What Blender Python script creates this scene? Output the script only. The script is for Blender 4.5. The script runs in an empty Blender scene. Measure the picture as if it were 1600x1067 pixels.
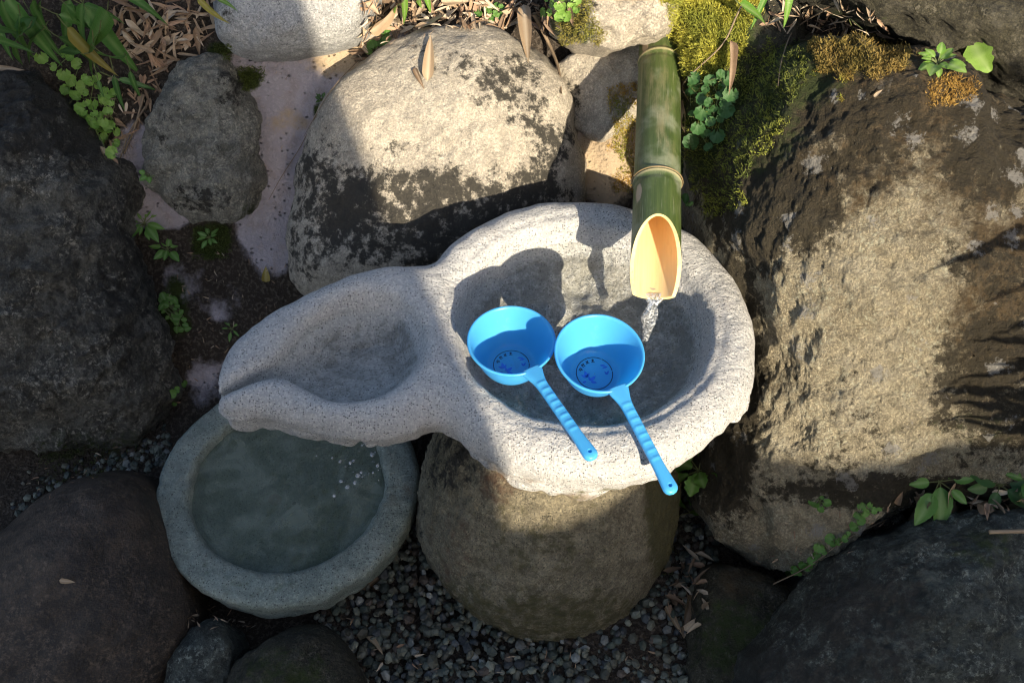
import bpy, bmesh, math, random
import numpy as np
from mathutils import Vector, Matrix, Euler

random.seed(7); rng = np.random.default_rng(7)
scene = bpy.context.scene
col = scene.collection

# ------------------------------------------------------------------ camera
FPX, PITCH, CZ = 1650.0, math.radians(52), 1.75
cam_d = bpy.data.cameras.new('camera'); cam = bpy.data.objects.new('camera', cam_d); col.objects.link(cam)
cam.location = (0, 0, CZ); cam.rotation_euler = (math.radians(90) - PITCH, 0, 0)
cam_d.sensor_width = 36.0; cam_d.lens = FPX / 1600 * 36.0
cam_d.clip_start = 0.02; cam_d.clip_end = 500
scene.camera = cam

# ------------------------------------------------------------------ sky, sun, exposure
SUN_AZ, SUN_EL = math.radians(158), math.radians(21)      # azimuth from +Y towards +X
world = bpy.data.worlds.new('World'); scene.world = world; world.use_nodes = True
wn = world.node_tree; bg = wn.nodes['Background']
sky = wn.nodes.new('ShaderNodeTexSky'); sky.sky_type = 'NISHITA'; sky.sun_disc = False
sky.sun_elevation = SUN_EL; sky.sun_rotation = SUN_AZ
sky.dust_density = 2.5; sky.ozone_density = 0.8; sky.air_density = 0.8
wn.links.new(sky.outputs['Color'], bg.inputs['Color']); bg.inputs['Strength'].default_value = 0.15
sun_d = bpy.data.lights.new('sun', 'SUN'); sun = bpy.data.objects.new('sun', sun_d); col.objects.link(sun)
sun_d.energy = 5.0; sun_d.angle = math.radians(0.5); sun_d.color = (1.0, 0.875, 0.68)
SUN = Vector((math.sin(SUN_AZ) * math.cos(SUN_EL), math.cos(SUN_AZ) * math.cos(SUN_EL), math.sin(SUN_EL)))
sun.rotation_euler = SUN.to_track_quat('Z', 'Y').to_euler(); sun.location = SUN * 6
scene.view_settings.view_transform = 'Standard'; scene.view_settings.look = 'None'
scene.view_settings.gamma = 1; scene.view_settings.exposure = 1.0
scene.view_settings.use_curve_mapping = False
scene.render.engine = 'CYCLES'
scene.cycles.use_denoising = True
scene.cycles.filter_width = 1.15
scene.cycles.sample_clamp_indirect = 12.0
scene.cycles.transparent_max_bounces = 16

# ------------------------------------------------------------------ measuring helpers (photo position -> place in the world)
cp, sp = math.cos(PITCH), math.sin(PITCH)
def ray(px, py):
    x = (px - 800) / FPX; y = (533.5 - py) / FPX
    return np.array([x, cp + y * sp, -sp + y * cp])
def atz(px, py, z):
    r = ray(px, py); return np.array([0, 0, CZ]) + r * ((z - CZ) / r[2])
def aty(px, py, Y):
    r = ray(px, py); return np.array([0, 0, CZ]) + r * (Y / r[1])
def proj(P):
    P = np.asarray(P, float); d = P - np.array([0, 0, CZ])
    f = d[..., 1] * cp - d[..., 2] * sp; u = d[..., 1] * sp + d[..., 2] * cp
    return np.stack([800 + FPX * d[..., 0] / f, 533.5 - FPX * u / f], -1)

# ------------------------------------------------------------------ noise
def _hash(ix, iy, iz):
    h = (ix.astype(np.int64) * 374761393 + iy.astype(np.int64) * 668265263 + iz.astype(np.int64) * 2147483647 % 1274126177) & 0xffffffff
    h = ((h ^ (h >> 13)) * 1274126177) & 0xffffffff
    h = ((h ^ (h >> 16)) * 2246822519) & 0xffffffff
    return ((h ^ (h >> 15)) & 0xffffff) / float(0xffffff)
def vnoise(p):
    i = np.floor(p).astype(np.int64); f = p - i
    u = f * f * f * (f * (f * 6 - 15) + 10)
    r = 0
    for dx in (0, 1):
        wx = u[..., 0] if dx else 1 - u[..., 0]
        for dy in (0, 1):
            wy = u[..., 1] if dy else 1 - u[..., 1]
            for dz in (0, 1):
                wz = u[..., 2] if dz else 1 - u[..., 2]
                r = r + wx * wy * wz * _hash(i[..., 0] + dx, i[..., 1] + dy, i[..., 2] + dz)
    return r * 2 - 1
def fbm(p, octv=4, gain=0.5, seed=0.0):
    a, s, r = 1.0, 0.0, 0
    q = np.asarray(p, float) + seed * 17.31
    for k in range(octv):
        r = r + a * vnoise(q); s += a; a *= gain; q = q * 2.03 + 5.7
    return r / s
def ridged(p, octv=4, gain=0.55, seed=0.0):
    a, s, r = 1.0, 0.0, 0
    q = np.asarray(p, float) + seed * 11.17
    for k in range(octv):
        r = r + a * (1 - 2 * np.abs(vnoise(q))); s += a; a *= gain; q = q * 2.1 + 3.1
    return r / s
def sstep(a, b, x):
    t = np.clip((x - a) / (b - a), 0, 1); return t * t * (3 - 2 * t)

# ------------------------------------------------------------------ mesh helpers
def mesh_np(name, V, F, mats, smooth=True, fmat=None, attrs=None):
    """V (n,3); F (m,3) or (m,4) int array, or list of such arrays"""
    Fs = F if isinstance(F, list) else [F]
    Fs = [np.asarray(f, np.int32) for f in Fs if len(f)]
    me = bpy.data.meshes.new(name)
    V = np.asarray(V, np.float32)
    me.vertices.add(len(V)); me.vertices.foreach_set('co', V.ravel())
    nl = sum(f.size for f in Fs); npoly = sum(len(f) for f in Fs)
    me.loops.add(nl); me.polygons.add(npoly)
    me.loops.foreach_set('vertex_index', np.concatenate([f.ravel() for f in Fs]))
    tot = np.concatenate([np.full(len(f), f.shape[1], np.int32) for f in Fs])
    st = np.concatenate([[0], np.cumsum(tot)[:-1]]).astype(np.int32)
    me.polygons.foreach_set('loop_start', st); me.polygons.foreach_set('loop_total', tot)
    if not isinstance(mats, (list, tuple)): mats = [mats]
    for m in mats: me.materials.append(m)
    if fmat is not None: me.polygons.foreach_set('material_index', np.asarray(fmat, np.int32))
    me.polygons.foreach_set('use_smooth', np.full(npoly, smooth, bool))
    for k, a in (attrs or {}).items():
        c = me.color_attributes.new(k, 'FLOAT_COLOR', 'POINT')
        A = np.ones((len(V), 4), np.float32); A[:, :a.shape[1]] = a
        c.data.foreach_set('color', A.ravel())
    me.update(calc_edges=True); me.validate()
    return me
def link(name, me, loc=None, parent=None, label=None, cat=None, group=None, kind=None):
    o = bpy.data.objects.new(name, me); col.objects.link(o)
    if loc is not None: o.location = loc
    if parent is not None: o.parent = parent
    if label: o['label'] = label
    if cat: o['category'] = cat
    if group: o['group'] = group
    if kind: o['kind'] = kind
    return o
def empty(name, loc, label, cat, group=None, rot=(0, 0, 0)):
    o = link(name, None, loc, None, label, cat, group); o.rotation_euler = rot; o.empty_display_size = 0.03
    return o
def grid_faces(nu, nv, wrap_u=False):
    """vertex index = v*nu+u"""
    u = np.arange(nu if wrap_u else nu - 1); v = np.arange(nv - 1)
    U, W = np.meshgrid(u, v); U2 = (U + 1) % nu
    return np.stack([W * nu + U, W * nu + U2, (W + 1) * nu + U2, (W + 1) * nu + U], -1).reshape(-1, 4)
def chaikin(P, n=2):
    P = np.asarray(P, float)
    for _ in range(n):
        Q = np.roll(P, -1, 0); P = np.stack([P * .75 + Q * .25, P * .25 + Q * .75], 1).reshape(-1, P.shape[1])
    return P
def resample(P, n):
    Q = np.vstack([P, P[:1]]); s = np.concatenate([[0], np.cumsum(np.linalg.norm(np.diff(Q, axis=0), axis=1))])
    t = np.linspace(0, s[-1], n, endpoint=False)
    return np.stack([np.interp(t, s, Q[:, k]) for k in range(P.shape[1])], -1)
def poly_sdf(X, Y, P):
    """signed distance (negative inside) of points to closed polygon P"""
    d = np.full(X.shape, 1e9); ins = np.zeros(X.shape, bool); n = len(P)
    for i in range(n):
        a = P[i]; b = P[(i + 1) % n]; e = b - a
        wx, wy = X - a[0], Y - a[1]
        t = np.clip((wx * e[0] + wy * e[1]) / (e @ e + 1e-12), 0, 1)
        d = np.minimum(d, (wx - e[0] * t) ** 2 + (wy - e[1] * t) ** 2)
        c = ((a[1] > Y) != (b[1] > Y))
        with np.errstate(divide='ignore', invalid='ignore'):
            ins ^= c & (X < (b[0] - a[0]) * (Y - a[1]) / (b[1] - a[1] + 1e-15) + a[0])
    d = np.sqrt(d); return np.where(ins, -d, d)
def smax(a, b, k):
    h = np.clip(0.5 + 0.5 * (a - b) / k, 0, 1); return b * (1 - h) + a * h + k * h * (1 - h)
def smin(a, b, k): return -smax(-a, -b, k)
def surface_nets(Fv, org, h):
    nx, ny, nz = Fv.shape; ins = Fv < 0
    corners = [(i, j, k) for i in (0, 1) for j in (0, 1) for k in (0, 1)]
    sub = lambda A, c: A[c[0]:nx - 1 + c[0], c[1]:ny - 1 + c[1], c[2]:nz - 1 + c[2]]
    cnt = sum(sub(ins, c).astype(np.int8) for c in corners)
    act = np.argwhere((cnt > 0) & (cnt < 8))
    idx = np.full((nx - 1, ny - 1, nz - 1), -1, np.int64); idx[tuple(act.T)] = np.arange(len(act))
    acc = np.zeros((len(act), 3)); num = np.zeros(len(act))
    for c0 in corners:
        for ax in range(3):
            if c0[ax]: continue
            c1 = list(c0); c1[ax] = 1
            a = Fv[tuple((act + c0).T)]; b = Fv[tuple((act + c1).T)]
            m = (a < 0) != (b < 0)
            t = np.where(m, a / np.where(m, a - b, 1), 0)
            p = np.array(c0, float)[None].repeat(len(act), 0); p[:, ax] += t
            acc += p * m[:, None]; num += m
    V = (act + acc / num[:, None]) * h + org
    quads = []
    for ax in range(3):
        b1, b2 = (ax + 1) % 3, (ax + 2) % 3
        s0 = [slice(None)] * 3; s1 = [slice(None)] * 3
        s0[ax] = slice(0, -1); s1[ax] = slice(1, None)
        A, B = ins[tuple(s0)], ins[tuple(s1)]
        e = np.argwhere(A != B)
        e = e[(e[:, b1] > 0) & (e[:, b2] > 0) & (e[:, b1] < Fv.shape[b1] - 1) & (e[:, b2] < Fv.shape[b2] - 1)]
        fl = A[tuple(e.T)]
        q = []
        for o1, o2 in ((-1, -1), (0, -1), (0, 0), (-1, 0)):
            c = e.copy(); c[:, b1] += o1; c[:, b2] += o2; q.append(idx[tuple(c.T)])
        q = np.stack(q, 1); q[~fl] = q[~fl][:, ::-1]
        quads.append(q)
    return V, np.concatenate(quads)
def grid_normals(V, F):
    n = np.zeros_like(V); a, b, c, d = (V[F[:, k]] for k in range(4))
    fn = np.cross(c - a, d - b)
    for k in range(4): np.add.at(n, F[:, k], fn)
    return n / (np.linalg.norm(n, axis=1, keepdims=True) + 1e-12)

# ------------------------------------------------------------------ node helper
class NT:
    def __init__(s, name):
        s.m = bpy.data.materials.new(name); s.m.use_nodes = True; s.t = s.m.node_tree
        s.b = s.t.nodes['Principled BSDF']; s.out = s.t.nodes['Material Output']
        s.tc = s.n('ShaderNodeTexCoord'); s.co = s.tc.outputs['Object']
    def n(s, typ, **kw):
        nd = s.t.nodes.new(typ)
        for k, v in kw.items(): setattr(nd, k, v)
        return nd
    def set(s, sock, v):
        if v is None: return
        if isinstance(v, bpy.types.NodeSocket): s.t.links.new(v, sock)
        elif isinstance(v, (tuple, list)): sock.default_value = (*v, 1) if (len(v) == 3 and sock.type == 'RGBA') else v
        else: sock.default_value = v
    def noise(s, scale, detail=5, rough=0.55, co=None, dist=0, color=False):
        nd = s.n('ShaderNodeTexNoise'); s.set(nd.inputs['Vector'], co or s.co)
        nd.inputs['Scale'].default_value = scale; nd.inputs['Detail'].default_value = detail
        nd.inputs['Roughness'].default_value = rough; nd.inputs['Distortion'].default_value = dist
        return nd.outputs['Color' if color else 'Fac']
    def vor(s, scale, feature='F1', out='Distance', co=None, rand=1):
        nd = s.n('ShaderNodeTexVoronoi', feature=feature); s.set(nd.inputs['Vector'], co or s.co)
        nd.inputs['Scale'].default_value = scale; nd.inputs['Randomness'].default_value = rand
        return nd.outputs[out]
    def ss(s, v, a, b, lo=0, hi=1):
        nd = s.n('ShaderNodeMapRange', interpolation_type='SMOOTHSTEP')
        s.set(nd.inputs[0], v); s.set(nd.inputs[1], a); s.set(nd.inputs[2], b); s.set(nd.inputs[3], lo); s.set(nd.inputs[4], hi)
        return nd.outputs[0]
    def ma(s, op, a, b=None, c=None):
        nd = s.n('ShaderNodeMath', operation=op); s.set(nd.inputs[0], a)
        if b is not None: s.set(nd.inputs[1], b)
        if c is not None: s.set(nd.inputs[2], c)
        return nd.outputs[0]
    def mix(s, f, a, b, blend='MIX'):
        nd = s.n('ShaderNodeMix', data_type='RGBA', blend_type=blend)
        s.set(nd.inputs[0], f); s.set(nd.inputs[6], a); s.set(nd.inputs[7], b)
        return nd.outputs[2]
    def map(s, scale, co=None, rot=(0, 0, 0)):
        nd = s.n('ShaderNodeMapping'); s.set(nd.inputs['Vector'], co or s.co)
        nd.inputs['Scale'].default_value = scale; nd.inputs['Rotation'].default_value = rot
        return nd.outputs[0]
    def attr(s, name):
        nd = s.n('ShaderNodeAttribute', attribute_name=name); return nd
    def rgb(s, c):
        nd = s.n('ShaderNodeSeparateColor'); s.set(nd.inputs[0], c); return nd.outputs
    def bump(s, h, strength=0.5, dist=0.01, nrm=None):
        nd = s.n('ShaderNodeBump'); s.set(nd.inputs['Height'], h)
        nd.inputs['Strength'].default_value = strength; nd.inputs['Distance'].default_value = dist
        if nrm is not None: s.set(nd.inputs['Normal'], nrm)
        return nd.outputs[0]
    def fin(s, color=None, rough=None, normal=None, spec=None):
        s.set(s.b.inputs['Base Color'], color); s.set(s.b.inputs['Roughness'], rough)
        if normal is not None: s.set(s.b.inputs['Normal'], normal)
        if spec is not None: s.b.inputs['Specular IOR Level'].default_value = spec
        return s.m

def rock_mat(name, c1, c2, c3, black=(.018, .017, .015), moss=(.06, .08, .018), brown=(.11, .07, .03),
             black_amt=0.0, speck=0.5, speck_scale=430, bump=0.6, rough=0.88, grain=0.6, wet=0.0, lich=0.0, mott=0.3, bd=.016, stain_op=.96):
    """granite-like rock: two-tone body, mineral grains, stains steered by the 'stain' attribute (R black, G moss, B brown)"""
    s = NT(name)
    n1 = s.noise(5, 6, .6); n2 = s.noise(21, 7, .65); n3 = s.noise(85, 6, .75); n4 = s.noise(300, 4, .7); n5 = s.noise(210, 4, .75)
    c = s.mix(s.ss(n1, .35, .65), c1, c2)
    c = s.mix(s.ss(n2, .45, .72, 0, .75), c, c3)
    c = s.mix(s.ss(n3, .38, .66, 0, grain), c, s.mix(.5, c, (c2[0] * .45, c2[1] * .45, c2[2] * .45)))
    c = s.mix(s.ss(n5, .50, .57, 0, .75 * grain + .18), c, s.mix(.2, c, (c2[0] * .3, c2[1] * .3, c2[2] * .3), 'MIX'))
    pale = s.ss(n4, .51, .58, 0, .6 * grain + .25)
    c = s.mix(pale, c, (min(1, c1[0] * 1.5), min(1, c1[1] * 1.47), min(1, c1[2] * 1.4)))
    vs = s.n('ShaderNodeTexVoronoi', feature='F1'); s.set(vs.inputs['Vector'], s.co); vs.inputs['Scale'].default_value = speck_scale
    r = s.rgb(vs.outputs['Color'])
    sp_ = s.ma('MULTIPLY', s.ss(r[0], .72, .76), s.ss(s.ma('ADD', vs.outputs['Distance'], s.ma('MULTIPLY_ADD', n4, .8, -.4)), .42, .26))
    c = s.mix(s.ma('MULTIPLY', sp_, speck), c, (.035, .034, .034))
    m1 = s.ss(s.noise(38, 10, .78, dist=.3), .46, .57, 0, mott)
    c = s.mix(m1, c, (c2[0] * .38, c2[1] * .37, c2[2] * .36))
    m2 = s.ma('MULTIPLY', s.ss(s.noise(120, 8, .8), .51, .60, 0, min(1, mott * 1.3)), s.ss(s.noise(17, 5, .6), .42, .58))
    c = s.mix(m2, c, (min(.75, c3[0] * 1.45), min(.75, c3[1] * 1.43), min(.75, c3[2] * 1.38)))
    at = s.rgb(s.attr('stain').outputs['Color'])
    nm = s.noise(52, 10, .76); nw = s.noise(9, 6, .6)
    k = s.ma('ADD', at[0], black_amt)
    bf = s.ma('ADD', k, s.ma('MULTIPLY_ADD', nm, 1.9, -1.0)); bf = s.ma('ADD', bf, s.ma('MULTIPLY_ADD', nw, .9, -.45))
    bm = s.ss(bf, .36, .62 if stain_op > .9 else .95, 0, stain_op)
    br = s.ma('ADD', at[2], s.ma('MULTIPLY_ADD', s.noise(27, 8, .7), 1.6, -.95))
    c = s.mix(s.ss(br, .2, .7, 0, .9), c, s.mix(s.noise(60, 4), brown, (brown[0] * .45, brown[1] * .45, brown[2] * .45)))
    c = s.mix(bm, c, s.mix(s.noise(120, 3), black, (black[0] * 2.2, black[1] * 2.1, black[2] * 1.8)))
    if lich:
        lv = s.n('ShaderNodeTexVoronoi', feature='F1'); s.set(lv.inputs['Vector'], s.co); lv.inputs['Scale'].default_value = 30
        lr = s.rgb(lv.outputs['Color'])
        lm = s.ma('MULTIPLY', s.ss(lr[1], .80, .84), s.ss(s.ma('ADD', lv.outputs['Distance'], s.ma('MULTIPLY_ADD', n3, 2.2, -1.1)), .50, .22))
        c = s.mix(s.ma('MULTIPLY', lm, lich), c, s.mix(n4, (.46, .44, .40), (.30, .29, .27)))
    mf = s.ma('ADD', at[1], s.ma('MULTIPLY_ADD', s.noise(48, 7, .7), 1.4, -.85))
    mm = s.ss(mf, .2, .6, 0, .95)
    c = s.mix(mm, c, s.mix(s.noise(70, 4), moss, (moss[0] * .4, moss[1] * .45, moss[2] * .4)))
    hgt = s.ma('ADD', s.ma('MULTIPLY', n3, .6), s.ma('MULTIPLY', n4, .25))
    hgt = s.ma('ADD', hgt, s.ma('MULTIPLY', n2, 1.2))
    hgt = s.ma('ADD', hgt, s.ma('MULTIPLY', sp_, -.25)); hgt = s.ma('ADD', hgt, s.ma('MULTIPLY', n5, .5))
    nb = s.bump(hgt, bump, bd)
    ro = s.ma('SUBTRACT', rough, s.ma('MULTIPLY', n3, wet))
    return s.fin(c, ro, nb, .35 if not wet else .5)

# ------------------------------------------------------------------ rock materials
M_centre = rock_mat('pale_granite_boulder', (.44, .395, .32), (.345, .305, .245), (.51, .455, .37), black_amt=-.04, speck=.35, bump=.7, mott=0.28)
M_grey = rock_mat('grey_granite', (.40, .40, .39), (.31, .31, .30), (.47, .47, .45), black_amt=-.2, speck=.7, bump=.6, mott=0.22)
M_rough = rock_mat('rough_grey_rock', (.32, .31, .26), (.21, .21, .18), (.42, .40, .33), black_amt=.24, speck=.5, bump=1.0, mott=0.6, bd=.024)
M_dark = rock_mat('dark_weathered_rock', (.155, .15, .125), (.08, .077, .064), (.31, .295, .25), black_amt=.22, speck=.5, bump=1.0, rough=.8, wet=.25, mott=0.75, bd=.024)
M_brown = rock_mat('brown_river_boulder', (.056, .038, .024), (.028, .020, .013), (.11, .078, .052), black_amt=-.12, speck=.5, speck_scale=450, bump=.6, rough=.66, wet=.35, grain=1.0, mott=0.6)
M_right = rock_mat('lichened_sunlit_boulder', (.50, .44, .31), (.33, .28, .185), (.57, .52, .40), black=(.026, .021, .012), brown=(.105, .062, .020), black_amt=.17, speck=.3, bump=1.0, lich=.75, mott=0.4, bd=.034)
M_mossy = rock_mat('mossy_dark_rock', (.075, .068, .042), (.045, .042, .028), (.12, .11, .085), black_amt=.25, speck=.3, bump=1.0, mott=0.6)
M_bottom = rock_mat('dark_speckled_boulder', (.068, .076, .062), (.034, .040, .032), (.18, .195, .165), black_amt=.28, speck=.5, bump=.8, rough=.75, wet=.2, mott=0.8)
M_plinth = rock_mat('brown_green_pedestal_stone', (.36, .31, .205), (.26, .225, .14), (.43, .38, .27), moss=(.17, .145, .05), brown=(.20, .09, .05), black_amt=-.05, speck=.7, speck_scale=330, bump=1.0, rough=.78, wet=.1, mott=0.5, bd=.024)
M_basin = rock_mat('light_carved_granite', (.57, .56, .54), (.50, .495, .48), (.61, .575, .54), black=(.12, .118, .106), brown=(.34, .25, .17), moss=(.20, .19, .09), black_amt=-.5, speck=.9, speck_scale=380, bump=.75, rough=.85, grain=.45, mott=0.07, stain_op=.74)
M_lower = rock_mat('greenish_wet_granite', (.25, .29, .25), (.19, .23, .20), (.31, .335, .29), black=(.035, .045, .035), brown=(.21, .16, .10), moss=(.09, .12, .05), black_amt=-.42, speck=.9, speck_scale=300, bump=.5, rough=.7, wet=.15, grain=.5, mott=0.3)

def mortar_mat():
    s = NT('mortar_and_soil')
    at = s.rgb(s.attr('stain').outputs['Color'])          # R soil, G moss, B tan dust
    n1 = s.noise(7, 6, .6); n2 = s.noise(40, 6, .65); n3 = s.noise(160, 4, .6)
    c = s.mix(s.ss(n1, .35, .65), (.39, .345, .36), (.31, .285, .305))
    c = s.mix(s.ss(n2, .47, .62, 0, .6), c, (.27, .225, .21)); c = s.mix(s.ss(n3, .52, .62, 0, .3), c, (.5, .46, .47))
    pv = s.n('ShaderNodeTexVoronoi', feature='F1'); s.set(pv.inputs['Vector'], s.map((1, 1.6, 1.2))); pv.inputs['Scale'].default_value = 105
    pr = s.rgb(pv.outputs['Color'])
    pit = s.ma('MULTIPLY', s.ss(pr[0], .80, .84), s.ss(s.ma('ADD', pv.outputs['Distance'], s.ma('MULTIPLY_ADD', n3, .9, -.35)), .45, .15))
    c = s.mix(s.ma('MULTIPLY', pit, .75), c, (.10, .095, .09))
    c = s.mix(s.ss(s.ma('ADD', at[2], s.ma('MULTIPLY_ADD', n2, .9, -.5)), .25, .7), c, (.38, .29, .19))
    soil = s.mix(n2, (.060, .046, .033), (.028, .022, .017)); soil = s.mix(s.ss(n3, .5, .6, 0, .6), soil, (.14, .115, .09))
    sf = s.ss(s.ma('ADD', at[0], s.ma('MULTIPLY_ADD', s.noise(16, 7, .65), 1.1, -.55)), .38, .62)
    c = s.mix(sf, c, soil)
    mf = s.ss(s.ma('ADD', at[1], s.ma('MULTIPLY_ADD', s.noise(30, 7, .7), 1.0, -.6)), .3, .6)
    c = s.mix(mf, c, s.mix(n3, (.05, .065, .012), (.02, .03, .006)))
    h = s.ma('ADD', s.ma('MULTIPLY', n2, s.ma('MULTIPLY_ADD', sf, 1.2, .35)), s.ma('MULTIPLY', n3, .25))
    h = s.ma('SUBTRACT', h, s.ma('MULTIPLY', pit, .5))
    return s.fin(c, .92, s.bump(h, 1.0, .016), .25)
M_mortar = mortar_mat()

# ------------------------------------------------------------------ terrain
def foot(x):
    return np.interp(x, [-3, -.5, .15, .3, .5, .8, 3], [1.12, 1.17, 1.22, 1.12, .98, .93, .9])
def bank_z(x, y):
    k = .045; t = (y - foot(x)) / k
    z = 1.30 * k * np.logaddexp(0, t)
    z = smin(z, 1.05 + .22 * (y - 1.9), .25)
    z = z + .12 * np.exp(-(((x - .14) / .085) ** 2 + ((y - 1.44) / .10) ** 2) ** 1.5)
    return z + np.maximum(0, x - .42) * .5 * sstep(1.2, .7, y) * sstep(-1.5, 0.2, y)
def bank_at(px, py):
    r = ray(px, py); t = np.linspace(.8, 4, 3000); P = np.array([0, 0, CZ]) + r * t[:, None]
    i = np.argmax(P[:, 2] < bank_z(P[:, 0], P[:, 1])); return P[i]
def blobs(px, L):
    """sum of soft spots given as (x, y, rx, ry, strength)"""
    m = np.zeros(len(px))
    for x, y, rx, ry, st in L:
        q = ((px[:, 0] - x) / rx) ** 2 + ((px[:, 1] - y) / ry) ** 2
        m = np.maximum(m, st * np.exp(-q * q * .7))
    return m
def build_ground():
    xs = np.concatenate([np.linspace(-14, -1.3, 22), np.arange(-1.25, 1.35, .0085), np.linspace(1.4, 14, 22)])
    ys = np.concatenate([np.linspace(-14, .35, 24), np.arange(.4, 1.95, .0085), np.linspace(2.0, 16, 26)])
    X, Y = np.meshgrid(xs, ys); Z = bank_z(X, Y)
    P = np.stack([X, Y, Z], -1).reshape(-1, 3)
    near = (np.exp(-((P[:, 0] / 1.4) ** 4)) * sstep(.2, .5, P[:, 1]) * sstep(2.1, 1.8, P[:, 1]))
    px = proj(P); near_f = near > .01
    soil = np.ones(len(P)); moss = np.zeros(len(P)); tan = np.zeros(len(P))
    q = px.copy(); q[~near_f] = -9999
    mort = blobs(q, [(440, 160, 110, 130, 1), (480, 130, 110, 60, 1), (420, 330, 55, 90, 1), (215, 250, 45, 60, 1), (225, 320, 35, 40, 1), (270, 335, 40, 25, .9),
                     (430, 380, 45, 60, .8), (285, 440, 40, 40, .6), (340, 470, 50, 40, .5), (330, 600, 50, 50, .55), (600, 60, 90, 40, .6), (945, 240, 60, 90, 1), (1340, 830, 80, 60, .55), (370, 570, 40, 60, .35)])
    soil = 1 - mort
    tan = blobs(q, [(960, 250, 70, 100, .9), (560, 90, 90, 40, .8), (450, 190, 40, 25, .55), (640, 20, 130, 40, .7)])
    moss = blobs(q, [(330, 375, 35, 30, .9), (390, 125, 22, 18, .9), (345, 80, 24, 14, .8), (500, 175, 16, 22, .8), (275, 480, 30, 60, .7), (120, 690, 120, 40, .5), (1080, 300, 40, 120, .6), (1150, 980, 110, 90, .6), (1300, 790, 60, 40, .6)])
    d = fbm(P * 5, 4) * .02 + fbm(P * 22, 4) * (.004 + .010 * np.clip(soil, 0, 1))
    P[:, 2] += d * near * .8; P[:, 1] -= d * near * .5 * sstep(.02, .2, P[:, 2])
    me = mesh_np('ground', P, grid_faces(len(xs), len(ys)), M_mortar, attrs={'stain': np.stack([soil, moss, tan], -1)})
    link('ground', me, kind='structure')
build_ground()

# ------------------------------------------------------------------ boulders
def boulder(name, label, poly, anchor, nel, naz, H, mat, k=2.4, lift=0.0, skirt=.25, n_th=300, n_r=110, big=.02, mid=.008, fine=.0022,
            rough=0.0, seed=0.0, black=(), moss=(), brown=(), Y=None, z=None, tilt_u=0.0, chunk=0.0, group=None):
    nel, naz = math.radians(nel), math.radians(naz)
    n = np.array([math.sin(naz) * math.cos(nel), -math.cos(naz) * math.cos(nel), math.sin(nel)])
    A = aty(*anchor, Y) if Y is not None else (atz(*anchor, z) if z is not None else bank_at(*anchor))
    A = A + n * lift
    C0 = np.array([0, 0, CZ])
    pts = resample(chaikin(np.array(poly, float), 3), n_th)
    W = []
    for p in pts:
        r = ray(*p); t = ((A - C0) @ n) / (r @ n); W.append(C0 + r * t)
    W = np.array(W); cen = W.mean(0)
    W = W + n * 0
    s = 1 - (1 - np.linspace(0, 1, n_r)) ** 1.35
    s[0] = .004
    rings = cen + (W - cen)[None] * s[:, None, None]
    h = H * (1 - s ** k) ** (1 / k)
    rings = rings + n * h[:, None, None]
    sk = [cen + (W - cen) * f - n * skirt * q for f, q in ((1.01, .12), (1.02, .35), (1.0, .7), (.9, 1.0))]
    V = np.concatenate([rings.reshape(-1, 3)] + sk)
    nr = n_r + len(sk)
    F = grid_faces(n_th, nr, True)
    N = grid_normals(V, F)
    if (N[:n_th * n_r // 2] @ n).mean() < 0: F = F[:, ::-1]; N = -N
    L = np.abs(W - cen).max()
    d = big * fbm(V * (2.2 / max(L, .1)) , 3, seed=seed) + mid * fbm(V * 14, 4, seed=seed + 3) + fine * fbm(V * 75, 3, .6, seed=seed + 5)
    if rough: d = d + rough * (ridged(V * 17, 5, .6, seed=seed + 7) - .2)
    if chunk:
        q = V * 9 + 1.2 * fbm(V * 6, 2, seed=seed)[:, None]; cells = np.floor(q)
        d = d + chunk * (vnoise(cells * 3.7 + seed))
    V = V + N * d[:, None]
    px = proj(V)
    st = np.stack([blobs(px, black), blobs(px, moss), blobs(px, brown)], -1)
    base = cen - n * skirt * .5
    me = mesh_np(name, V - base, F, mat, attrs={'stain': st})
    return link(name, me, base, None, label, 'boulder', group)

boulder('boulder', 'big rounded pale boulder behind the carved basin with black stains, partly painted basin shade, and a pipe shadow',
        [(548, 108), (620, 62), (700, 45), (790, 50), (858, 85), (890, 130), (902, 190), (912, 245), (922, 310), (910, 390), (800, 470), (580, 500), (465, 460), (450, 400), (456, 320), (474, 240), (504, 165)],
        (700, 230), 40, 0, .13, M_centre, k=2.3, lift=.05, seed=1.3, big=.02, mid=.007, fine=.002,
        black=[(790, 130, 70, 50, .62), (720, 105, 60, 28, .5), (820, 170, 45, 50, .6), (655, 75, 40, 14, .55), (640, 105, 40, 18, .35), (860, 225, 70, 45, .6), (640, 345, 260, 95, .74), (490, 330, 70, 160, .6), (800, 330, 120, 90, .75), (590, 250, 90, 40, .4)],  # black stains; the broad low patches also paint in the basin's shadow
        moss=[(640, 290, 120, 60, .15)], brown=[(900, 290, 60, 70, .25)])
boulder('boulder', 'small pale angular rock just left of the top end of the bamboo pipe',
        [(850, 108), (920, 82), (985, 62), (1025, 60), (1030, 140), (995, 196), (930, 222), (885, 190)], (985, 120), 40, -26, .03, M_centre, k=3.2, Y=1.545, seed=2.1, big=.012, mid=.008,
        black=[(890, 160, 25, 45, .6)], n_th=180, n_r=60)
boulder('boulder', 'tan mossy rock at the top edge above the bamboo pipe inlet',
        [(850, -50), (960, -60), (1070, -50), (1062, 20), (1045, 62), (1000, 64), (935, 80), (880, 62)], (1000, 62), 42, 0, .07, M_centre, k=2.4, Y=1.475, seed=3.3,
        moss=[(890, 35, 40, 40, .75), (910, 55, 30, 20, .6)], brown=[(980, 20, 60, 40, .45)], black=[(915, 10, 45, 30, .5)], n_th=200, n_r=70)
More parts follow.
